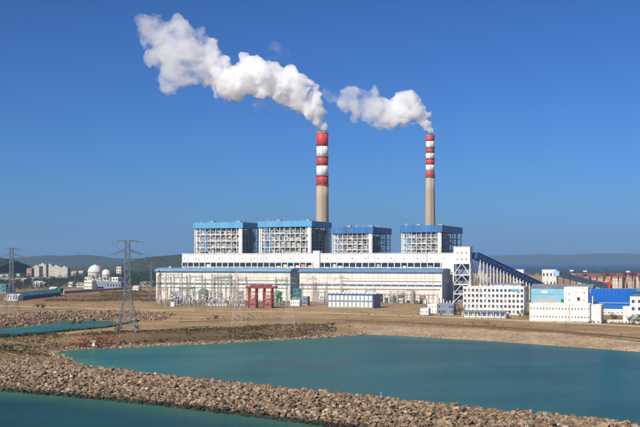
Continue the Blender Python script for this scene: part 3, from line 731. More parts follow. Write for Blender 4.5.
bx('door', 'blue_dark', t, Wd*.06, Wd*.3, -.15, .05, 0, Ht-.6); bx('eave', 'teal_wall', t, -.5, Wd+.5, -.9, -.62, Ht-.5, Ht+.15)
house('storage_shed', 'low teal roofed shed at right, in front of the tan harbour sheds', 'shed', 596, 640, 299, 291.5, 30, 'teal_wall', 'blue_light', pitch=2.5)
house('water_works', 'low white tank house with turquoise wall below the royal blue roof', 'building', 602, 629, 315.5, 310.6, 10, 'white', 'teal_wall', 6, 1, ww=.3, wh=.3)
t, Wd, Ht = house('gate_house', 'white stepped building cut off by the right edge, dark window strip on top', 'building', 630, 662, 321, 297.5, 12, 'white', 'blue_dark', 5, 3, ww=.45, wh=.4)
bx('control_room', 'glass_blue', t, 1, Wd, 1, 9, Ht+.5, Ht+3.2); bx('control_roof', 'blue_mid', t, .2, Wd+.5, .2, 9.6, Ht+3.2, Ht+3.9)
bx('wing', 'white', t, -4.8, 0, 1, 8, 0, 9.5)
t = thing('boundary_wall', 'low white compound wall between the end block and the gate house', 'wall', at(603, 322.6), -TH)
for k in range(12): bx('wall_panel', 'white', t, k*2.1+.1, k*2.1+2.0, 0, .25, 0, 2.0); bx('wall_post', 'offwhite', t, k*2.1-.14, k*2.1+.1, -.1, .35, 0, 2.3)
# small white sheds at the foot of the right hall
house('utility_building', 'taller of two small white blocks near the lagoon road, left of the office', 'building', 427.5, 437, 313.5, 304.5, 8, 'white', 'offwhite', 3, 2, ww=.3, wh=.25)
house('utility_building', 'lower small white block with blue stripe near the lagoon road', 'building', 420, 428.5, 315.3, 309, 6, 'white', 'offwhite', 2, 1, ww=.4, wh=.2, pane='blue_light')
t, Wd, Ht = house('fan_house', 'grey blue machine shed beside the two small white blocks', 'shed', 438, 453.5, 315.2, 304, 9, 'greyblue', 'blue_dark', 6, 2, ww=.6, wh=.5, pane='glass')
for k in range(5): bx('vent_stack', 'offwhite', t, 1+k*2.4, 1.7+k*2.4, 2, 2.7, Ht, Ht+rng.uniform(2, 4.5))

# ---- two storey row in front of the right hall
t, Wd, Ht = house('cooler_house', 'two storey row of white bays with blue cornice before the right turbine hall', 'building', 328.5, 373, 308.3, 295, 22, 'greyblue', 'roof_grey', 11, 2, ww=.42, wh=.62, pane='glass_blue')
bx('cornice_strip', 'blue_mid', t, -.4, Wd+.4, -.6, .1, Ht-.1, Ht+.9)
for r in range(2):
    for k in range(11): bx('white_panel', 'white', t, Wd*(k+.04)/11, Wd*(k+.78)/11, -.5, 0, .8+r*Ht*.5, .8+r*Ht*.5+Ht*.37)
for k in range(11):
    MB().lathe([(1.3, 0), (1.3, 1.2), (1.1, 1.6)], 14, cx=Wd*(k+.5)/11, cy=4).build('roof_fan', 'white', t).location.z = Ht+.06
    MB().lathe([(1.3, 0), (1.3, 1.2), (1.1, 1.6)], 14, cx=Wd*(k+.5)/11, cy=13).build('roof_fan', 'white', t).location.z = Ht+.06

# ------------------------------------------------------------------ lattice towers
def pylon(label, px, yb, ytop, bw, ww, arms, m='galv', z=3.5, group='lattice pylons', th=.25, rz=0., waist=.62):
    """arms: (row of the arm root, half span px, droop px, thickness m)"""
    p = at(px, yb, z); t = thing('pylon', label, 'pylon', p, rz, group); Hh = zrow(ytop, p.y)-z; k = p.y/F
    def half(h):
        u = h/Hh
        return (bw+(ww-bw)*(u/waist))/2 if u < waist else (ww+(ww*.8-ww)*((u-waist)/(1-waist)))/2
    lv = [0]; n = 11
    for i in range(1, n+1): lv.append(Hh*(1-(1-i/n)**1.35))
    cs = ((-1, -1), (1, -1), (1, 1), (-1, 1))
    for (i, j) in cs:
        mb = MB()
        for a, b in zip(lv[:-1], lv[1:]): mb.bar((i*half(a), j*half(a), a), (i*half(b), j*half(b), b), th*1.25)
        mb.build('leg', m, t)
    for a, b in zip(lv[:-1], lv[1:]):
        mb = MB()
        for q in range(4):
            (i, j), (i2, j2) = cs[q], cs[(q+1) % 4]
            mb.bar((i*half(a), j*half(a), a), (i2*half(b), j2*half(b), b), th*.7)
            mb.bar((i2*half(a), j2*half(a), a), (i*half(b), j*half(b), b), th*.7)
            mb.bar((i*half(b), j*half(b), b), (i2*half(b), j2*half(b), b), th*.7)
        mb.build('bracing', m, t)
    for (row, sp, dr, thk) in arms:
        z0 = zrow(row, p.y)-z; L = sp*k; dz = dr*k
        for sx in (-1, 1):
            mb = MB(); w0 = half(z0); tip = Vector((sx*L, 0, z0-dz)); prev = None; N = 7
            for q in range(N+1):
                u = q/N; c = [Vector((sx*w0, jj*w0, z0+zz)).lerp(tip+Vector((0, 0, 0)), u) for jj in (-1, 1) for zz in (0, thk)]
                if prev:
                    for e in range(4): mb.bar(prev[e], c[e], th*.8)
                    mb.bar(prev[0], c[1], th*.6); mb.bar(prev[2], c[3], th*.6); mb.bar(prev[1], c[2], th*.6)
                prev = c
            mb.build('crossarm', m, t)
            for u in ((.97, .55) if sp > 10 else (.95,)):
                q = Vector((sx*w0, 0, z0)).lerp(tip, u); br('insulator_string', 'steel_dark', t, q, q-Vector((0, 0, 2.)), .18)
    return t
pylon('tallest lattice pylon, two wide crossarms, standing between canal and lagoon', 127.5, 333, 240.5, 11.5, 2.9, [(241.6, 15.5, .3, 1.1), (252, 19.5, 3.4, 1.8)], waist=.45)
pylon('lattice pylon at the left edge with drooping arms, left of the apartment blocks', 11.5, 312, 248, 11, 2.8, [(249, 11, .3, 1.0), (255.5, 20, 3.2, 1.8)], waist=.45)
pylon('thin pale lattice mast in front of the left turbine hall', 237, 329, 271, 7, 1.6, [(276, 9, .6, .8), (280, 10, .8, .8)], 'galv_light', th=.085)
pylon('thin pale lattice mast just right of the red portal frame', 289, 330, 273.5, 7.5, 1.6, [(278, 7, .6, .8), (283, 7, .6, .8)], 'galv_light', th=.085)
pylon('pinkish lattice mast in front of the left end of the right hall', 313, 306, 275.5, 5, 1.6, [(279, 7, 1.5, .8)], 'pink', th=.2)
pylon('pinkish lattice mast with drooping arms above the white bay row', 341.5, 306, 275, 5, 1.6, [(277.8, 8.5, 1.8, .8), (284, 7, .8, .8)], 'pink', th=.2)
pylon('slim steel mast at the left corner of the left turbine hall', 151, 300, 262, 4, 1.4, [(266, 4, .4, .6)], 'galv', th=.22)

def wire(label, p, q, sag, group):
    b = MB(); prev = None
    for i in range(17):
        u = i/16; c = Vector(p).lerp(Vector(q), u)-Vector((0, 0, sag*4*u*(1-u)))
        if prev: b.bar(prev, c, .05)
        prev = c
    tag(b.build('power_line', 'steel_dark'), label, 'cable', group)
def hz_pt(px, py, Y): return Vector(((px-320)/F*Y, Y, zrow(py, Y)))
Yt = at(127.5, 333, 3.5).y
for (px, py) in ((109, 257), (146, 257), (112.5, 243), (142.5, 243)):
    wire('thin conductor sagging from the tallest pylon right to the switchyard gantries', hz_pt(px, py, Yt), hz_pt(176+(px-127)*.25, 277, at(176, 304).y), 5, 'conductors of the tallest pylon')
Yl = at(11.5, 312, 3.5).y
for (px, py) in ((-7, 260), (30, 260)):
    wire('thin conductor sagging from the left edge pylon right to the switchyard', hz_pt(px, py, Yl), hz_pt(160+(px-11)*.2, 278, at(160, 303).y), 7, 'conductors of the left edge pylon')
# ------------------------------------------------------------------ switchyard
def gantry(label, px0, px1, yb, ytop, m='galv_mid', w=1.6, th=.22, extra=0):
    p = at(px0, yb); q = at(px1, yb-(px1-px0)*.01); L = (q-p).length; k = p.y/F; Hh = (yb-ytop)*k
    t = thing('gantry', label, 'gantry', p, -TH*.8, 'steel gantries of the switchyard')
    for x in (0, L):
        mb = MB()
        for sx in (-1, 1):
            for sy in (-1, 1): mb.bar((x+sx*w/2, sy*w*.9, 0), (x+sx*w*.25, sy*w*.25, Hh+1.5), th)
        n = 7
        for i in range(n):
            a, b = Hh*i/n, Hh*(i+1)/n; f = lambda h: 1-.6*h/Hh
            for sy in (-1, 1): mb.bar((x-w/2*f(a), sy*w*.9*f(a), a), (x+w/2*f(b), sy*w*.9*f(b), b), th*.7)
            mb.bar((x-w/2*f(a), -w*.9*f(a), a), (x-w/2*f(b), w*.9*f(b), b), th*.7)
        mb.build('column', m, t); br('lightning_rod', m, t, (x, 0, Hh+1.4), (x, 0, Hh+1.5+Hh*.28), .16)
    mb = MB(); n = max(4, int(L/2.2))
    for yy in (-.55, .55):
        for zz in (0, 1.1): mb.bar((0, yy, Hh-zz), (L, yy, Hh-zz), th)
        for i in range(n): mb.bar((L*i/n, yy, Hh), (L*(i+.5)/n, yy, Hh-1.1), th*.7); mb.bar((L*(i+.5)/n, yy, Hh-1.1), (L*(i+1)/n, yy, Hh), th*.7)
    mb.build('beam', m, t)
    for i in range(3):
        x = L*(i+.5)/3; br('insulator_string', 'rustpipe', t, (x, -.6, Hh-1.2), (x, -.6, Hh-4), .32)
    return t
G = [(158, 172, 303, 278, 'galv_mid', 'leftmost pale gantry of the switchyard'), (174, 188, 304, 277, 'galv_mid', 'pale gantry above the grey blue transformers'),
     (166, 183, 300, 274, 'steel', 'darker gantry set back near the left end of the left hall'), (190, 203, 303, 276, 'galv_mid', 'pale gantry left of the green tank by the left hall'),
     (205, 219, 304, 279, 'galv_mid', 'pale gantry just right of the left green tank'), (212, 231, 300, 275, 'steel', 'dark gantry close to the middle of the left hall'),
     (221, 236, 305, 281, 'galv_mid', 'pale gantry left of the thin lattice mast'), (238, 247, 304, 278, 'pink', 'rusty gantry just left of the red portal frame'),
     (276, 287, 303, 279, 'galv_mid', 'pale gantry over the right green tank'), (302, 314, 304, 284, 'galv_mid', 'pale gantry at the gap between the two halls'),
     (316, 327, 304, 283, 'steel', 'dark gantry at the left end of the white bay row')]
for a, b, yb, yt, m_, lb in G: gantry(lb, a, b, yb, yt, m_)
rr2 = random.Random(44)
for k in range(13):
    a = 160+k*11 if k < 8 else 318+(k-8)*24; yb = rr2.uniform(301.5, 304.5)
    gantry(['low bus frame in the left part of the switchyard', 'low bus frame along the foot of the right hall'][k >= 8], a, a+rr2.uniform(6, 10), yb, yb-rr2.uniform(9, 15), rr2.choice(['galv_mid', 'pink', 'steel', 'rustpipe', 'galv_light']), 1.1, .2)
def red_portal():
    p = at(247, 308); k = p.y/F; t = thing('portal_frame', 'tall red steel portal frame with two towers in the switchyard', 'portal frame', p, -TH*.6)
    Hh = 20*k
    for x0, x1 in ((1.6*k, 9*k), (17*k, 25*k)):
        for x in (x0, x1):
            for y in (0, 5): bx('column', 'red_steel', t, x-.6, x+.6, y-.6, y+.6, 0, Hh)
        for i in range(1, 5):
            z = Hh*i/5; bx('tie_beam', 'red_steel', t, x0, x1, -.3, .3, z-.3, z+.3); bx('tie_beam', 'red_steel', t, x0, x1, 4.7, 5.3, z-.3, z+.3)
            br('brace', 'pink', t, (x0, 0, Hh*(i-1)/5), (x1, 0, z), .3); br('brace', 'pink', t, (x1, 0, Hh*(i-1)/5), (x0, 0, z), .3)
        bx('bushing_box', 'pink', t, x0+1, x1-1, 1, 4, 0, Hh*.3); bx('bushing_box', 'offwhite', t, x0+1.6, x1-1.6, 1, 4, Hh*.42, Hh*.52)
    bx('top_beam', 'red_steel', t, -1*k, 30*k, -.9, 5.9, Hh, Hh+1.6); bx('top_beam', 'red_steel', t, 3*k, 24*k, .5, 4.5, Hh+1.6, Hh+2.6)
    for x in (5*k, 13*k, 21*k): br('lightning_rod', 'galv_light', t, (x, 2.5, Hh+2), (x, 2.5, Hh+9), .25)
    for i in range(7): bx('hanger', 'pink', t, i*4.2*k-.2, i*4.2*k+.2, -.7, -.3, Hh-2.2, Hh)
red_portal()
def tank(label, px, yb, ytop, rpx, m):
    p = at(px, yb); k = p.y/F; t = thing('storage_tank', label, 'tank', p); h = (yb-ytop)*k; r = rpx*k
    MB().lathe([(r, 0), (r, h*.82)], 28).build('shell', m, t, False); MB().lathe([(r*1.02, h*.82), (r*.6, h*.94), (0.1, h)], 28).build('roof', m, t)
    MB().lathe([(r*1.05, h*.8), (r*1.07, h*.8), (r*1.07, h*.86), (r*1.05, h*.86)], 28, cap=False).build('rim_rail', 'galv_light', t)
    for i in range(3): MB().lathe([(r*1.01, h*.2*(i+1)), (r*1.015, h*.2*(i+1)), (r*1.015, h*.2*(i+1)+.25), (r*1.01, h*.2*(i+1)+.25)], 28, cap=False).build('hoop', 'steel', t)
    br('ladder', 'galv_light', t, (-r*.5, -r*.9, 0), (-r*.5, -r*.9, h*.85), .35)
tank('left green tank in the switchyard, right of the grey blue transformers', 203.5, 301, 288.5, 5.2, 'green_paint')
tank('right green tank in the switchyard, right of the red portal', 277.5, 301.5, 290.5, 4.8, 'green_paint')
tank('small white tank behind the pipe rack of the right hall', 402, 303, 291, 3, 'white')
tank('rusty standing vessel by the pipe rack, near the right hall door', 413, 304, 290, 2.2, 'rustpipe')
def transformer(label, px, yb, m, sc_=1., group='transformers of the switchyard'):
    p = at(px, yb); t = thing('transformer', label, 'transformer', p, -TH, group)
    bx('tank', m, t, -3*sc_, 3*sc_, -1.6*sc_, 1.6*sc_, .5, 4.2*sc_)
    bx('plinth', 'concrete_grey', t, -3.6*sc_, 3.6*sc_, -2.4*sc_, 2.4*sc_, 0, .5)
    for i in range(6): bx('radiator', m, t, (-2.7+i*1.0)*sc_, (-2.2+i*1.0)*sc_, -2.6*sc_, -1.6*sc_, .8, 3.8*sc_)
    for i in range(3): MB().lathe([(.28*sc_, 0), (.42*sc_, .5*sc_), (.25*sc_, 1.2*sc_), (.36*sc_, 1.6*sc_), (.16*sc_, 3*sc_)], 10, cx=(-1.8+i*1.8)*sc_).build('bushing', 'rustpipe', t).location.z = 4.2*sc_
    o = MB().lathe([(.6*sc_, -2*sc_), (.6*sc_, 2*sc_)], 12).build('conservator', m, t); o.rotation_euler = (0, math.pi/2, 0); o.location = (0, 1.2*sc_, 5.4*sc_)
for lb, px, yb, m_, s_ in [('grey blue transformer nearest the left end of the switchyard', 176, 304.5, 'greyblue', 1.15), ('grey blue transformer in the middle of its row of three', 182, 303.3, 'greyblue', 1.15), ('grey blue transformer right of its row, next to the left green tank', 188, 302, 'greyblue', 1.1),
                           ('pale transformer in front of the left green tank', 211, 303.5, 'offwhite', .9), ('pale transformer below the dark gantry at mid hall', 222, 303.5, 'offwhite', .9), ('tan transformer left of the red portal frame', 233, 304, 'tan', .9),
                           ('grey transformer by the white hut at the hall gap', 304, 304, 'steel', 1.), ('pale transformer behind the white bay row left end', 322, 303, 'offwhite', 1.), ('dark transformer left of the rusty vessel', 393, 303, 'steel', 1.)]: transformer(lb, px, yb, m_, s_)
# rows of insulator posts
pm = MB().lathe([(.16, 0), (.16, 2.2)], 8).mesh('post', 'galv_light'); im = MB().lathe([(.22, 2.2), (.34, 2.6), (.2, 3.0), (.34, 3.4), (.2, 3.8), (.3, 4.2), (.12, 4.6)], 8).mesh('insulator', 'rustpipe')
im2 = MB().lathe([(.22, 2.2), (.34, 2.6), (.2, 3.0), (.34, 3.4), (.2, 3.8), (.3, 4.2), (.12, 4.6)], 8).mesh('insulator', 'white')
cb = MB().box(-.5, .5, -.5, .5, .1, .7).mesh('cap', 'white')
for r_, (yb, a, b, st) in enumerate([(306, 158, 245, 2.6), (303.6, 160, 246, 2.9), (305.5, 257, 300, 3.2), (302, 190, 292, 3.4)]):
    x = a
    while x < b:
        p = at(x+rng.uniform(-.6, .6), yb+rng.uniform(-.5, .5)); q = rng.random()
        t = thing('insulator_post', ['slim insulator post in the front row of the switchyard', 'slim insulator post in the second row of the switchyard', 'slim insulator post right of the red portal frame', 'slim insulator post in the rear row close to the left hall'][r_], 'insulator', p, 0, 'insulator posts of the switchyard, row %s' % 'abcd'[r_])
        put('post', pm, t); put('insulator', im2 if q < .5 else im, t); o = put('cap', cb, t); o.location.z = 4.4; s_ = rng.uniform(.9, 1.7); t.scale = (s_, s_, s_)
        x += st*rng.uniform(.7, 1.3)
for i in range(14):
    px = 206+i*2.9+rng.uniform(-.5, .5); p = at(px, 306.2); t = thing('switch_cabinet', 'squat white cabinet in the front edge row of the switchyard', 'cabinet', p, -TH, 'white cabinets along the switchyard edge')
    h_ = rng.uniform(1.4, 2.6); bx('body', 'white', t, -.9, .9, -.5, .5, .2, h_); bx('roof', 'offwhite', t, -1.05, 1.05, -.65, .65, h_, h_+.15); bx('door', 'galv_light', t, -.7, .7, -.56, -.5, .4, h_-.2)
house('relay_house', 'tiny white hut alone at the front left of the switchyard', 'hut', 170.6, 174.3, 306.5, 302.6, 3, 'white', 'offwhite')
house('relay_house', 'white hut with red door at the gap between the halls', 'hut', 290, 299.5, 306.3, 300.5, 6, 'white', 'offwhite', 4, 1, ww=.35, wh=.3, pane='red_steel')
house('relay_house', 'teal panelled cabin in the shadow gap between the two halls', 'hut', 293.5, 299.8, 302, 289, 5, 'teal_roof', 'teal_wall', 2, 3, ww=.5, wh=.4)
house('relay_house', 'grey blue hut right of the white hut at the hall gap', 'hut', 301, 307.5, 305.6, 297, 6, 'greyblue', 'offwhite', 3, 2, ww=.5, wh=.4)
# pipe rack in front of the right hall
p = at(384, 303); t = thing('pipe_rack', 'long rusty pipe rack along the foot of the right turbine hall', 'pipe rack', p, -TH)
k = p.y/F
for i in range(13):
    x = i*4.3; bx('post', 'galv_light', t, x-.2, x+.2, -.2, .2, 0, 9.5+rng.uniform(-1, 1)); bx('post', 'steel', t, x-.2, x+.2, 3.8, 4.2, 0, 9)
    bx('cross_beam', 'steel', t, x-.2, x+.2, .2, 3.8, 7, 7.4)
    if rng.random() < .6: bx('equipment', rng.choice(['duct', 'rustpipe', 'offwhite', 'steel_dark', 'pink']), t, x+.6, x+rng.uniform(1.6, 3.8), 0, 3, 0, rng.uniform(2, 6))
for i, m_ in enumerate(['rustpipe', 'offwhite', 'duct', 'rustpipe']): br('pipe', m_, t, (-1, .4+i, 7.8), (rng.uniform(38, 53), .4+i, 7.8), .7)
br('duct', 'duct', t, (14, -2, 11), (34, 1, 12.5), 1.3); br('pipe', 'rustpipe', t, (-6, -1, 5), (50, -1, 5), .5)

# ------------------------------------------------------------------ trees
def leaf_clump(mb, c, r, n, size):
    for _ in range(n):
        v = Vector((rng.gauss(0, 1), rng.gauss(0, 1), rng.gauss(0, 1))).normalized()*r*rng.uniform(.55, 1.05); p = c+v
        u = Vector((rng.gauss(0, 1), rng.gauss(0, 1), rng.gauss(0, .6))).normalized()*size*rng.uniform(.6, 1.3); w = u.cross(Vector((rng.gauss(0, 1), rng.gauss(0, 1), rng.gauss(0, 1)))).normalized()*size*rng.uniform(.4, .9)
        mb.add([tuple(p-u), tuple(p+w*.6), tuple(p+u), tuple(p-w*.6)], [(0, 1, 2, 3)])
def tree_mesh(h, r, m):
    tr = MB(); tr.bar((0, 0, 0), (.1, 0, h*.5), h*.06, h*.04); cr = MB()
    for k in range(9):
        a = rng.uniform(0, 6.28); q = r*rng.uniform(.2, .75); c = Vector((math.cos(a)*q, math.sin(a)*q, h*rng.uniform(.42, .92)))
        tr.bar((.05, 0, h*rng.uniform(.25, .5)), c, h*.025, h*.01); leaf_clump(cr, c, r*rng.uniform(.3, .5), 46, r*.11)
    return tr.mesh('trunk', 'bark'), cr.mesh('crown', m)
TREES = {(k, m): tree_mesh(6, 2.8, m) for k in range(3) for m in ('leaf', 'leaf_dark', 'leaf_red')}
def tree(label, px, yb, hpx, m='leaf', z=4., wide=1., name='tree', group=None):
    p = at(px, yb, z); s_ = hpx*p.y/F/6; t = thing(name, label, 'tree' if name == 'tree' else 'bush', p, rng.uniform(0, 6), group); a, b = TREES[(rng.randrange(3), m)]
    put('trunk', a, t); put('crown', b, t); t.scale = (s_*wide, s_*wide, s_); return t
for px, yb, h_, m_, lb in [(456.5, 315, 8, 'leaf', 'small green tree between the machine shed and the office, on the left'), (460.5, 314.5, 10, 'leaf', 'larger green tree touching the left wall of the office'),
                           (519.5, 318, 6, 'leaf', 'low green tree at the right corner of the office pavilion'), (523.5, 317.5, 8, 'leaf', 'bushy tree between the office and the long white building'), (527, 318.5, 7, 'leaf', 'tree touching the left end of the long white building'),
                           (613.5, 321.5, 9, 'leaf_dark', 'dark tree behind the low compound wall'), (629, 324, 8, 'leaf_dark', 'dark round tree in front of the gate house left corner'), (634, 324.5, 10, 'leaf', 'green tree in front of the gate house'), (639, 324.5, 8, 'leaf_dark', 'dark tree at the right edge of the picture before the gate house'),
                           (441, 316, 4, 'leaf', 'tiny shrub tree by the grey blue machine shed')]: tree(lb, px, yb, h_, m_)
for i in range(16):
    px = 588+i*3.2+rng.uniform(-1, 1); tree('low reddish hedge bush before the low white compound wall', px, 323.6+i*.05, rng.uniform(2, 3.4), 'leaf_red' if rng.random() < .6 else 'leaf_dark', wide=1.5, name='bush', group='hedge bushes by the compound wall')
for px, yb, h_, lb in [(37, 309, 5, 'dark bush at the top of the canal rubble, left'), (43, 309.5, 6, 'larger dark bush on the canal rubble below the teal shed'), (215, 321, 6, 'round dark bush on the edge of the tan flat, behind the scrub'), (209, 321.5, 4, 'small dark bush left of the round one at the tan flat'),
                       (73, 325.6, 4, 'dark bush at the waterline of the canal, left one'), (80, 325, 4, 'dark bush at the waterline of the canal, right one'), (118, 333, 8, 'dark bush at the foot of the tallest pylon, left leg'), (137, 331, 6, 'dark bush at the foot of the tallest pylon, right leg')]: tree(lb, px, yb, h_, 'leaf_dark', 2.5, 1.5, 'bush')

# ------------------------------------------------------------------ town on the left
TOWN = [  # label, cat, px0, px1, ybase, ytop, depth, wall, roof, cols, rows, pitch
 ('tall cream apartment block, leftmost of three', 'apartment block', 33, 39, 278, 266.5, 16, 'apartment', 'tan', 3, 6, 0), ('tallest cream apartment slab with stepped roof in the town', 'apartment block', 38.6, 46, 277.6, 264.6, 16, 'apartment', 'tan', 4, 7, 0),
 ('narrow cream apartment block in the gap behind the two slabs', 'apartment block', 47, 52, 276.6, 265, 16, 'apartment', 'tan', 3, 6, 0), ('wide cream apartment block, rightmost of the group', 'apartment block', 51.5, 60, 277.8, 266.6, 16, 'apartment', 'tan', 5, 6, 0),
 ('cream apartment block attached right of the wide one', 'apartment block', 60.2, 67.5, 278, 267.6, 16, 'apartment', 'tan', 4, 6, 0),
 ('brownish house left of the apartment blocks', 'house', 26.5, 31.5, 278.5, 269, 14, 'pink', 'brick_roof', 3, 3, 2.5), ('white house at the left edge of the town', 'house', 0, 8, 279, 274.6, 14, 'white', 'roof_grey', 4, 1, 2), ('small white house behind the left edge pylon', 'house', 16, 19.4, 279, 274, 12, 'white', 'roof_grey', 2, 2, 1.5),
 ('long tan roofed shed at the far left behind dark trees', 'shed', -4, 24, 284, 280, 30, 'pink', 'tan', 0, 0, 3.5), ('long pale roofed shed below the apartment blocks', 'shed', 29, 51, 282, 278.6, 26, 'offwhite', 'concrete_grey', 7, 1, 3), ('white house among dark trees under the pale shed', 'house', 33, 40, 287, 282.4, 14, 'white', 'offwhite', 3, 2, 2), ('grey house right of the white house among trees', 'house', 41, 44.5, 287, 283, 10, 'greyblue', 'concrete_grey', 2, 1, 1.5),
 ('dark teal building cut by the left edge', 'building', -12, 6, 293, 284.5, 22, 'teal_roof', 'teal_roof', 4, 2, 0), ('white shed with green end above the long teal shed', 'shed', 49, 55.4, 293, 288.2, 10, 'white', 'offwhite', 2, 1, 1.6), ('small green hut above the right end of the long teal shed', 'hut', 55.8, 59.6, 293, 289, 8, 'green_paint', 'green_paint', 0, 0, 1.2),
 ('white shed at the left end of the long teal shed', 'shed', 6.5, 17.8, 301, 296, 12, 'white', 'offwhite', 4, 1, 2), ('white cottage left of the storage spheres, further one', 'house', 68, 72.4, 287, 282.6, 10, 'white', 'offwhite', 2, 1, 1.5), ('cream cottage with pink front left of the storage spheres', 'house', 76, 84, 287.4, 283.4, 12, 'cream', 'pink', 4, 1, 1.5),
 ('cream long building directly under the storage spheres', 'building', 84.5, 118, 285.5, 277.6, 16, 'cream', 'offwhite', 12, 2, 0), ('dark grey warehouse in front of the storage spheres', 'warehouse', 92.5, 121, 288.8, 282.2, 16, 'greyblue', 'roof_grey', 10, 1, 0), ('cream wing at the left end of the dark warehouse', 'building', 84, 92, 289, 280.8, 12, 'cream', 'offwhite', 4, 2, 0),
 ('small cream tower house right of the storage spheres', 'house', 116.2, 121, 277, 266.8, 12, 'apartment', 'tan', 2, 3, 0), ('white house right of the tallest pylon', 'house', 133, 138.4, 290.6, 286.6, 10, 'white', 'offwhite', 3, 1, 1.3),
 ('red roofed row at the hill foot, left piece', 'house', 128, 137, 273.5, 269.6, 14, 'pink', 'brick_roof', 5, 1, 3), ('red roofed row at the hill foot, middle piece', 'house', 138.5, 146, 273.6, 269.8, 14, 'apartment', 'brick_roof', 4, 1, 3), ('red roofed row at the hill foot, right piece by the hall', 'house', 147.5, 155, 273.8, 269.2, 14, 'pink', 'brick_roof', 4, 1, 3),
 ('white house among trees left of the storage spheres, far one', 'house', 71, 76, 277.5, 272, 14, 'offwhite', 'concrete_grey', 3, 2, 2), ('cream house on the tree line right of the apartments', 'house', 78.5, 83, 275, 271, 14, 'apartment', 'brick_roof', 3, 1, 2), ('grey roofed shed behind the warehouse, right', 'shed', 122, 131, 284, 280.6, 14, 'offwhite', 'greyblue', 4, 1, 2), ('tan shed at the left hall corner', 'shed', 140, 152, 286.5, 282.6, 14, 'tan', 'concrete_grey', 4, 1, 2),
]
for (lb, ct, a, b, yb, yt, dp, wl, rf, c_, r_, pt) in TOWN:
    t, Wd, Ht = house(ct.replace(' ', '_') if ct != 'building' else 'town_building', lb, ct, a, b, yb, yt, dp, wl, rf, c_, r_, pitch=pt, rz=-R(rng.uniform(6, 24)), ww=.5, wh=.45, group='town houses on the left')
    if ct == 'apartment block': bx('roof_tank_room', 'apartment', t, Wd*.3, Wd*.6, 3, 9, Ht, Ht+3.2)
# long teal shed receding to the right
p0, p1 = at(17.5, 300.5), at(61, 295.5); t = thing('long_shed', 'long teal roofed shed beside the brown field, receding to the right', 'shed', p0, math.atan2(p1.y-p0.y, p1.x-p0.x)); L = (p1-p0).length
bx('wall', 'greyblue', t, 0, L, 0, 14, 0, 4.2); r = MB().prism([(-.8, 0), (14.8, 0), (7, 3.6)], 0, L+1).build('roof', 'teal_roof', t); r.rotation_euler = (0, 0, math.pi/2); r.location = (L+.5, 0, 4.2)
for k in range(16): bx('roof_light', 'teal_wall', t, L*(k+.3)/16, L*(k+.6)/16, .3, 1.0, 4.75, 5.0)
for k in range(20): bx('bay_opening', 'dark', t, L*(k+.2)/20, L*(k+.8)/20, -.1, .1, .4, 3.2)
# long boundary wall of the tank farm
p0, p1 = at(64, 293.6), at(131, 289.2); t = thing('boundary_wall', 'long pale wall between the brown field and the storage spheres', 'wall', p0, math.atan2(p1.y-p0.y, p1.x-p0.x)); L = (p1-p0).length
for k in range(30): bx('wall_panel', 'concrete_grey', t, L*k/30+.3, L*(k+1)/30-.3, 0, .5, 0, 3.4); bx('wall_post', 'offwhite', t, L*k/30-.3, L*k/30+.3, -.15, .65, 0, 3.8)
def sphere_tank(label, px, yb, ytop, rpx):
    p = at(px, yb); k = p.y/F; t = thing('storage_sphere', label, 'gas tank', p, 0, 'white gas storage spheres'); r = rpx*k; zc = (yb-ytop)*k-r
    MB().lathe([(max(.05, r*math.cos(a)), zc+r*math.sin(a)) for a in np.linspace(-math.pi/2, math.pi/2, 18)], 32).build('shell', 'white', t, True)
    for q in range(10):
        a = q*math.pi/5; x, y = r*.97*math.cos(a), r*.97*math.sin(a); br('leg', 'offwhite', t, (x, y, 0), (x*.98, y*.98, zc), .9)
    MB().lathe([(r*1.0, zc-.5), (r*1.07, zc-.5), (r*1.07, zc+.5), (r*1.0, zc+.5)], 32, cap=False).build('walkway', 'galv_light', t)
    MB().lathe([(r*.16, zc+r*.97), (r*.16, zc+r*1.08), (r*.05, zc+r*1.12)], 12).build('top_platform', 'galv_light', t)
sphere_tank('larger left white storage sphere above the cream building', 95, 287.2, 264.9, 7.0)
sphere_tank('smaller right white storage sphere above the cream building', 106, 286.4, 269.4, 5.2)
# town greenery as one mass
mb = MB()
for _ in range(3600):
    px, yb = rng.uniform(-12, 156), 262.5+29*rng.random()**1.5
    if yb > 289 and px > 58 or (88 < px < 122 and 280 < yb): continue
    if 30 < px < 68 and 276 < yb < 281: continue
    if yb > 285 and px > 20 and rng.random() < .5: continue
    p = at(px, yb); h_ = rng.uniform(6, 13)
    for q in range(4): leaf_clump(mb, p+Vector((rng.gauss(0, 3.4), rng.gauss(0, 3), h_*rng.uniform(.35, .85))), h_*.3, 9, h_*.11)
for _ in range(900):
    px, yb = rng.uniform(112, 156), rng.uniform(267, 284)
    p = at(px, yb); h_ = rng.uniform(7, 13)
    for q in range(4): leaf_clump(mb, p+Vector((rng.gauss(0, 3.4), rng.gauss(0, 3), h_*rng.uniform(.3, .8))), h_*.3, 9, h_*.12)
tag(mb.build('town_trees', 'leaf_dark'), 'dark green trees filling the gaps between the town houses', 'trees', kind='stuff')

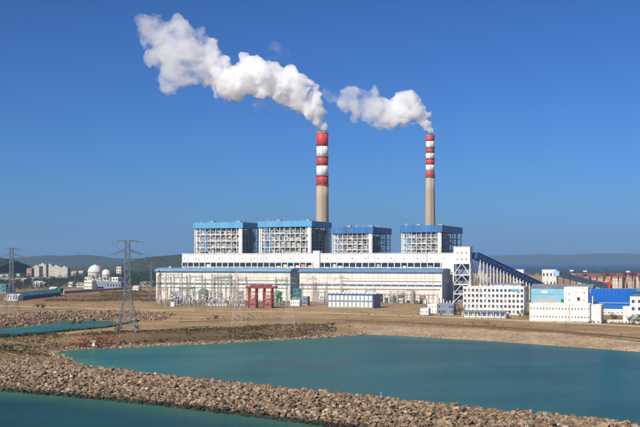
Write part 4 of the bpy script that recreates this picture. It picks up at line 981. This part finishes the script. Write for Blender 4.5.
# ------------------------------------------------------------------ harbour on the right
for i, (a, b, yb, yt, m_, lb) in enumerate([(576, 590, 288.5, 278.5, 'tan', 'leftmost tan harbour shed under the red gantry roof'), (590.6, 603, 288.5, 278, 'tan', 'tan harbour shed left of the bright red hopper'), (611, 622, 288.3, 278, 'apartment', 'pale tan harbour shed right of the bright red hopper'), (622.6, 634, 288, 277.6, 'tan', 'tan harbour shed second from the right edge'), (634.5, 650, 288, 277.5, 'apartment', 'pale harbour shed at the right edge of the picture')]):
    t, Wd, Ht = house('harbour_shed', lb, 'shed', a, b, yb, yt, 30, m_, 'brick_roof', 6, 2, pitch=5, group='harbour sheds', ww=.35, wh=.3, pane='pink')
    for k in range(4): bx('buttress', 'tan', t, Wd*(k+.5)/4-.5, Wd*(k+.5)/4+.5, -.8, 0, 0, Ht)
p = at(574, 291); q = at(652, 289); t = thing('dock_gallery', 'long red steel conveyor gallery on posts above the tan harbour sheds', 'gallery', p, math.atan2(q.y-p.y, q.x-p.x)); L = (q-p).length; k = p.y/F
zg = zrow(276.6, p.y)-4
for i in range(22):
    bx('gallery_segment', rng.choice(['red_steel', 'pink', 'brick_roof', 'pink']), t, L*i/22, L*(i+1)/22-.3, -3, 3, zg, zg+3*k*.9)
    if i % 2 == 0: bx('post', 'pink', t, L*i/22+1, L*i/22+1.9, -.8, .8, 0, zg)
t = thing('ship_loader', 'bright red hopper crane standing among the harbour sheds', 'crane', at(602.5, 290.2), -TH); k = at(602.5, 290.2).y/F
for x in (0, 7*k):
    for y in (0, 7): bx('leg', 'red_bright', t, x-.8, x+.8, y-.8, y+.8, 0, 7*k)
MB().prism([(1*k, 2.5*k), (6*k, 2.5*k), (7.3*k, 6*k), (-.3*k, 6*k)], 0, 7).build('hopper', 'red_bright', t); bx('platform', 'red_steel', t, -1*k, 8*k, -1, 8, 6*k, 6.7*k); bx('cabin', 'red_bright', t, 4*k, 6.5*k, 1, 6, 6.7*k, 8.6*k)
br('boom', 'red_bright', t, (2*k, 3, 6.8*k), (-9*k, 3, 10*k), 1.4)
for i, (a, yt, lb) in enumerate([(571.5, 270.5, 'white topped harbour mast left of the red gallery'), (585, 271, 'thin harbour mast above the red gallery, left part'), (628, 271.5, 'thin harbour mast above the red gallery, right part')]):
    p = at(a, 290); t = thing('harbour_mast', lb, 'mast', p); h_ = zrow(yt, p.y)-4; br('pole', 'pink', t, (0, 0, 0), (0, 0, h_), 1.1); bx('platform', 'white', t, -2.2, 2.2, -2.2, 2.2, h_-1.2, h_+.8); br('stay', 'steel', t, (0, 0, h_*.8), (7, 0, 0), .4)
for i in range(26):
    a = rng.uniform(574, 650); yb = rng.uniform(278, 284); m_ = rng.choice(['red_steel', 'pink', 'brick_roof', 'tan', 'white', 'greyblue']); p = at(a, yb); w_ = rng.uniform(2, 6)*p.y/F; h_ = rng.uniform(2.5, 5)
    t = thing('container_stack', 'distant container stack in the harbour yard behind the red gallery', 'containers', p, -TH*rng.uniform(.3, 1.2), 'harbour container stacks')
    for z_ in range(rng.randint(2, 4)): bx('container', rng.choice([m_, 'brick_roof', 'pink', 'tan']), t, rng.uniform(0, 1), w_, 0, 2.5*3, z_*2.7+.05, z_*2.7+2.65)
mb = MB()
for _ in range(700):
    px, yb = rng.uniform(520, 655), 268+9*rng.random(); p = at(px, yb); h_ = rng.uniform(5, 10)
    for q in range(3): leaf_clump(mb, p+Vector((rng.gauss(0, 5), rng.gauss(0, 4), h_*rng.uniform(.35, .8))), h_*.34, 8, h_*.14)
tag(mb.build('harbour_trees', 'leaf_dark'), 'dark belt of trees behind the harbour yard', 'trees', kind='stuff')

# ------------------------------------------------------------------ shore road, kerb posts and small things
def strip(name, pts, w, z, m):
    mb = MB(); n = len(pts); L_ = []
    for i, p in enumerate(pts):
        d = Vector(pts[min(i+1, n-1)])-Vector(pts[max(i-1, 0)]); d = Vector((d.x, d.y, 0)).normalized(); s_ = Vector((-d.y, d.x, 0))
        for k in (-1, 1):
            q = Vector((p[0], p[1], 0))+s_*w/2*k; hh = float(height(np.array([q.x]), np.array([q.y]))[0][0]); L_.append((q.x, q.y, hh+z))
    mb.add(L_, [(2*i, 2*i+1, 2*i+3, 2*i+2) for i in range(n-1)]); return tag(mb.build(name, m), kind='structure')
def poly_px(ctrl, n): 
    a = np.array(ctrl, float); u = np.linspace(0, len(a)-1, n); return [at(np.interp(x, range(len(a)), a[:, 0]), np.interp(x, range(len(a)), a[:, 1]))[:] for x in u]
strip('shore_road', poly_px([(700, 342.3), (640, 337), (560, 330.8), (480, 326), (400, 322), (340, 320), (250, 320), (180, 322)], 160), 5.0, .12, 'road')
strip('dirt_track', poly_px([(700, 331), (640, 326.5), (560, 322.5), (480, 319), (400, 315.5), (300, 312), (200, 311), (100, 309), (0, 306), (-80, 304)], 200), 13, .10, 'track')
def low_wall(label, ctrl, n):
    pts = poly_px(ctrl, n+1); t = thing('parapet', label, 'wall', pts[0])
    o = Vector(pts[0])
    for i in range(n):
        a, b = Vector(pts[i])-o, Vector(pts[i+1])-o
        mb = MB(); d = (b-a).normalized(); s_ = Vector((-d.y, d.x, 0))*.2; z0 = float(height(np.array([pts[i][0]]), np.array([pts[i][1]]))[0][0])-4
        a2, b2 = a+d*.06, b-d*.06
        mb.add([tuple(v+Vector((0, 0, zz))) for zz in (z0-.3, z0+.8) for v in (a2-s_, b2-s_, b2+s_, a2+s_)], [(0,3,2,1),(4,5,6,7),(0,1,5,4),(1,2,6,5),(2,3,7,6),(3,0,4,7)]).build('wall_segment', 'road', t)
low_wall('low dark parapet wall running along the lagoon side of the shore road', [(690, 343), (640, 338.6), (560, 332), (480, 327.2), (400, 323.2), (345, 321.4)], 60)
# white marker hut on the red bank, poles on the breakwater
t, Wd, Ht = house('shore_hut', 'tiny white hut with reddish foot on the red scrub bank', 'hut', 92.2, 94.6, 346.2, 342.2, 1.6, 'white', 'pink', z=1.2, pitch=.8)
p = at(381, 396, 5.4); t = thing('marker_post', 'short white marker post standing on the breakwater crest', 'post', p); MB().lathe([(.07, -.6), (.06, 1.1)], 10).build('pole', 'white', t); MB().lathe([(.1, 1.1), (.1, 1.2), (.03, 1.25)], 10).build('cap', 'chim_white', t)

# ------------------------------------------------------------------ smoke
def smoke_mat(name, dens, lo=None, hi=None, fade=None):
    m = bpy.data.materials.new(name); m.use_nodes = True; t = m.node_tree; t.nodes.clear(); L = t.links.new
    o = t.nodes.new('ShaderNodeOutputMaterial'); v = t.nodes.new('ShaderNodeVolumeScatter')
    v.inputs['Color'].default_value = (.9995, .9995, .9995, 1); v.inputs['Density'].default_value = dens; v.inputs['Anisotropy'].default_value = .1
    L(v.outputs[0], o.inputs['Volume'])
    if lo is not None:                  # torn, turbulent density, thinning away from the stack
        g = t.nodes.new('ShaderNodeNewGeometry')
        n = t.nodes.new('ShaderNodeTexNoise'); n.inputs['Scale'].default_value = .045; n.inputs['Detail'].default_value = 5; n.inputs['Roughness'].default_value = .62; n.inputs['Distortion'].default_value = .6
        L(g.outputs['Position'], n.inputs['Vector'])
        r = t.nodes.new('ShaderNodeMapRange'); r.interpolation_type = 'SMOOTHSTEP'; r.inputs[1].default_value = lo; r.inputs[2].default_value = hi; r.inputs[3].default_value = 0; r.inputs[4].default_value = dens
        L(n.outputs['Fac'], r.inputs[0])
        sx = t.nodes.new('ShaderNodeSeparateXYZ'); L(g.outputs['Position'], sx.inputs[0])
        q = t.nodes.new('ShaderNodeMapRange'); q.inputs[1].default_value = fade[0]; q.inputs[2].default_value = fade[1]; q.inputs[3].default_value = 1; q.inputs[4].default_value = fade[2]
        L(sx.outputs['X'], q.inputs[0])
        mu = t.nodes.new('ShaderNodeMath'); mu.operation = 'MULTIPLY'; L(r.outputs[0], mu.inputs[0]); L(q.outputs[0], mu.inputs[1]); L(mu.outputs[0], v.inputs['Density'])
        m.cycles.volume_step_rate = .12
    return m
CLS = []
for nm, sc_ in (('billow_large', 12), ('billow_small', 5.), ('billow_fine', 2.0)):
    tx = bpy.data.textures.new(nm, 'CLOUDS'); tx.noise_scale = sc_; tx.noise_depth = 3; CLS.append(tx)
def plume(label, Yc, puffs, layers, seed, n_extra=7):
    """layers: (part name, growth of the puffs, density, displacement strengths, voxel)"""
    k = Yc/F; p0 = Vector(((puffs[0][0]-320)*k, Yc, CAMZ-(puffs[0][1]-HZ)*k))
    th = tag(thing('smoke_plume', label, 'smoke', p0, 0, 'smoke plumes'), kind='stuff')
    for (nm, grow, dens, disp, voxel, *ht) in layers:
        r_ = random.Random(seed); bm = bmesh.new()
        def ball(c, r): bmesh.ops.create_icosphere(bm, subdivisions=2, radius=max(r, voxel*1.3), matrix=Matrix.Translation(c-p0))
        for i, (px, py, rp, dy) in enumerate(puffs):
            Y = Yc+dy; kk = Y/F; c = Vector(((px-320)*kk, Y, CAMZ-(py-HZ)*kk)); r = rp*kk; g = grow if r > 8 else 1+(grow-1)*.5; ball(c, r*.86*g)
            for _ in range(n_extra):
                v = Vector((r_.gauss(0, 1), r_.gauss(0, 1), r_.gauss(0, 1))).normalized()*r*r_.uniform(.55, 1.); ball(c+v*g, r*r_.uniform(.2, .42)*g)
        me = bpy.data.meshes.new(nm); bm.to_mesh(me); bm.free(); o = put(nm, me, th)
        md = o.modifiers.new('merge', 'REMESH'); md.mode = 'VOXEL'; md.voxel_size = voxel
        for tx, st in zip(CLS, disp):
            d = o.modifiers.new('billow', 'DISPLACE'); d.texture = tx; d.texture_coords = 'GLOBAL'; d.strength = st; d.mid_level = .5
        md = o.modifiers.new('clean', 'REMESH'); md.mode = 'VOXEL'; md.voxel_size = voxel; md.use_smooth_shade = True
        me.materials.append(smoke_mat('smoke', dens, *ht))
    return th
pA = [(322.4, 128.5, 4.4, 0), (321, 123.5, 5.6, 0), (319, 117.5, 7.5, 0), (315.5, 111, 9.5, 0), (311, 104, 12.5, 0), (304, 97, 16, 4), (296, 91, 18, 6), (286, 88.5, 18, 8), (275, 82, 18, 10), (263, 77, 18, 10), (252, 72, 16, 12), (256, 85, 12, 8), (243, 77, 18, 14), (232, 82, 15, 14), (224, 85, 13, 16), (217, 74, 12, 18),
      (212, 62, 14, 20), (205, 50, 15, 20), (197, 68, 17, 22), (190, 52, 20, 22), (183, 74, 14, 22), (178, 40, 19, 24), (180, 62, 18, 24), (170, 72, 14, 26), (167, 84, 9, 26), (165, 52, 18, 26), (160, 36, 16, 28), (151, 28, 12, 28), (146, 40, 8, 28), (142, 22, 7.5, 28), (185, 26, 7, 20), (171, 28, 10, 24), (170, 92, 4, 26)]
plume('thick white smoke plume from the thicker chimney, drifting up and left', 1330, pA, [('billow', 1.14, .36, (10, 8, 3.2), 1.3, .38, .60, (-100, -150, .2))], 3)
pB = [(430.3, 131.5, 2.8, 0), (428.5, 127.5, 4.2, 0), (425, 122.5, 6, 0), (420, 117, 8.5, 2), (413.5, 110, 11, 4), (406.5, 101.5, 12.5, 4), (404, 113, 12, 4), (395, 114, 12, 6), (387, 118, 12, 8), (379, 116, 13, 10), (379, 107, 11, 10), (370, 110, 14, 10), (362, 104, 15, 12), (353, 100, 13, 14), (347, 104, 10, 14), (346, 95, 7, 14), (370, 98, 9, 12)]
plume('smaller white smoke plume from the thinner chimney, drifting left', 1290, pB, [('billow', 1.14, .32, (9, 7.5, 3), 1.2, .38, .60, (98, 60, .28))], 5)
plume('faint thin wisp of smoke left of the smaller plume', 1290, [(338, 97, 7, 16), (331, 99, 6, 16), (341, 104, 6, 16), (325, 93, 4, 16)], [('veil', 1.2, .05, (9, 7, 3), 1.4, .42, .7, (0, 1, 1))], 8)
plume('faint grey wisp of smoke hanging under the thick plume', 1330, [(268, 102, 8, 16), (260, 104, 7, 16), (277, 104, 6, 16), (285, 107, 5, 16)], [('veil', 1.2, .05, (9, 7, 3), 1.4, .42, .7, (0, 1, 1))], 9)
plume('faint thin wisp of smoke above the middle of the thick plume', 1330, [(276, 48, 6, 16), (284, 55, 5, 16), (270, 56, 5, 16), (290, 50, 3, 16)], [('veil', 1.5, .02, (9, 7, 3), 1.4, .45, .72, (0, 1, 1))], 10)

# ------------------------------------------------------------------ haze
hm = bpy.data.materials.new('haze'); hm.use_nodes = True; t = hm.node_tree; t.nodes.clear()
o = t.nodes.new('ShaderNodeOutputMaterial'); v = t.nodes.new('ShaderNodeVolumePrincipled')
v.inputs['Color'].default_value = (.35, .62, .97, 1); v.inputs['Density'].default_value = 5.2e-5; v.inputs['Anisotropy'].default_value = .0
v.inputs['Density Attribute'].default_value = ''
t.links.new(v.outputs[0], o.inputs['Volume'])
hz = MB().box(-26000, 26000, -2500, 26000, -10, 430).build('haze', 'white'); hz.data.materials.clear(); hz.data.materials.append(hm); hz['kind'] = 'stuff'
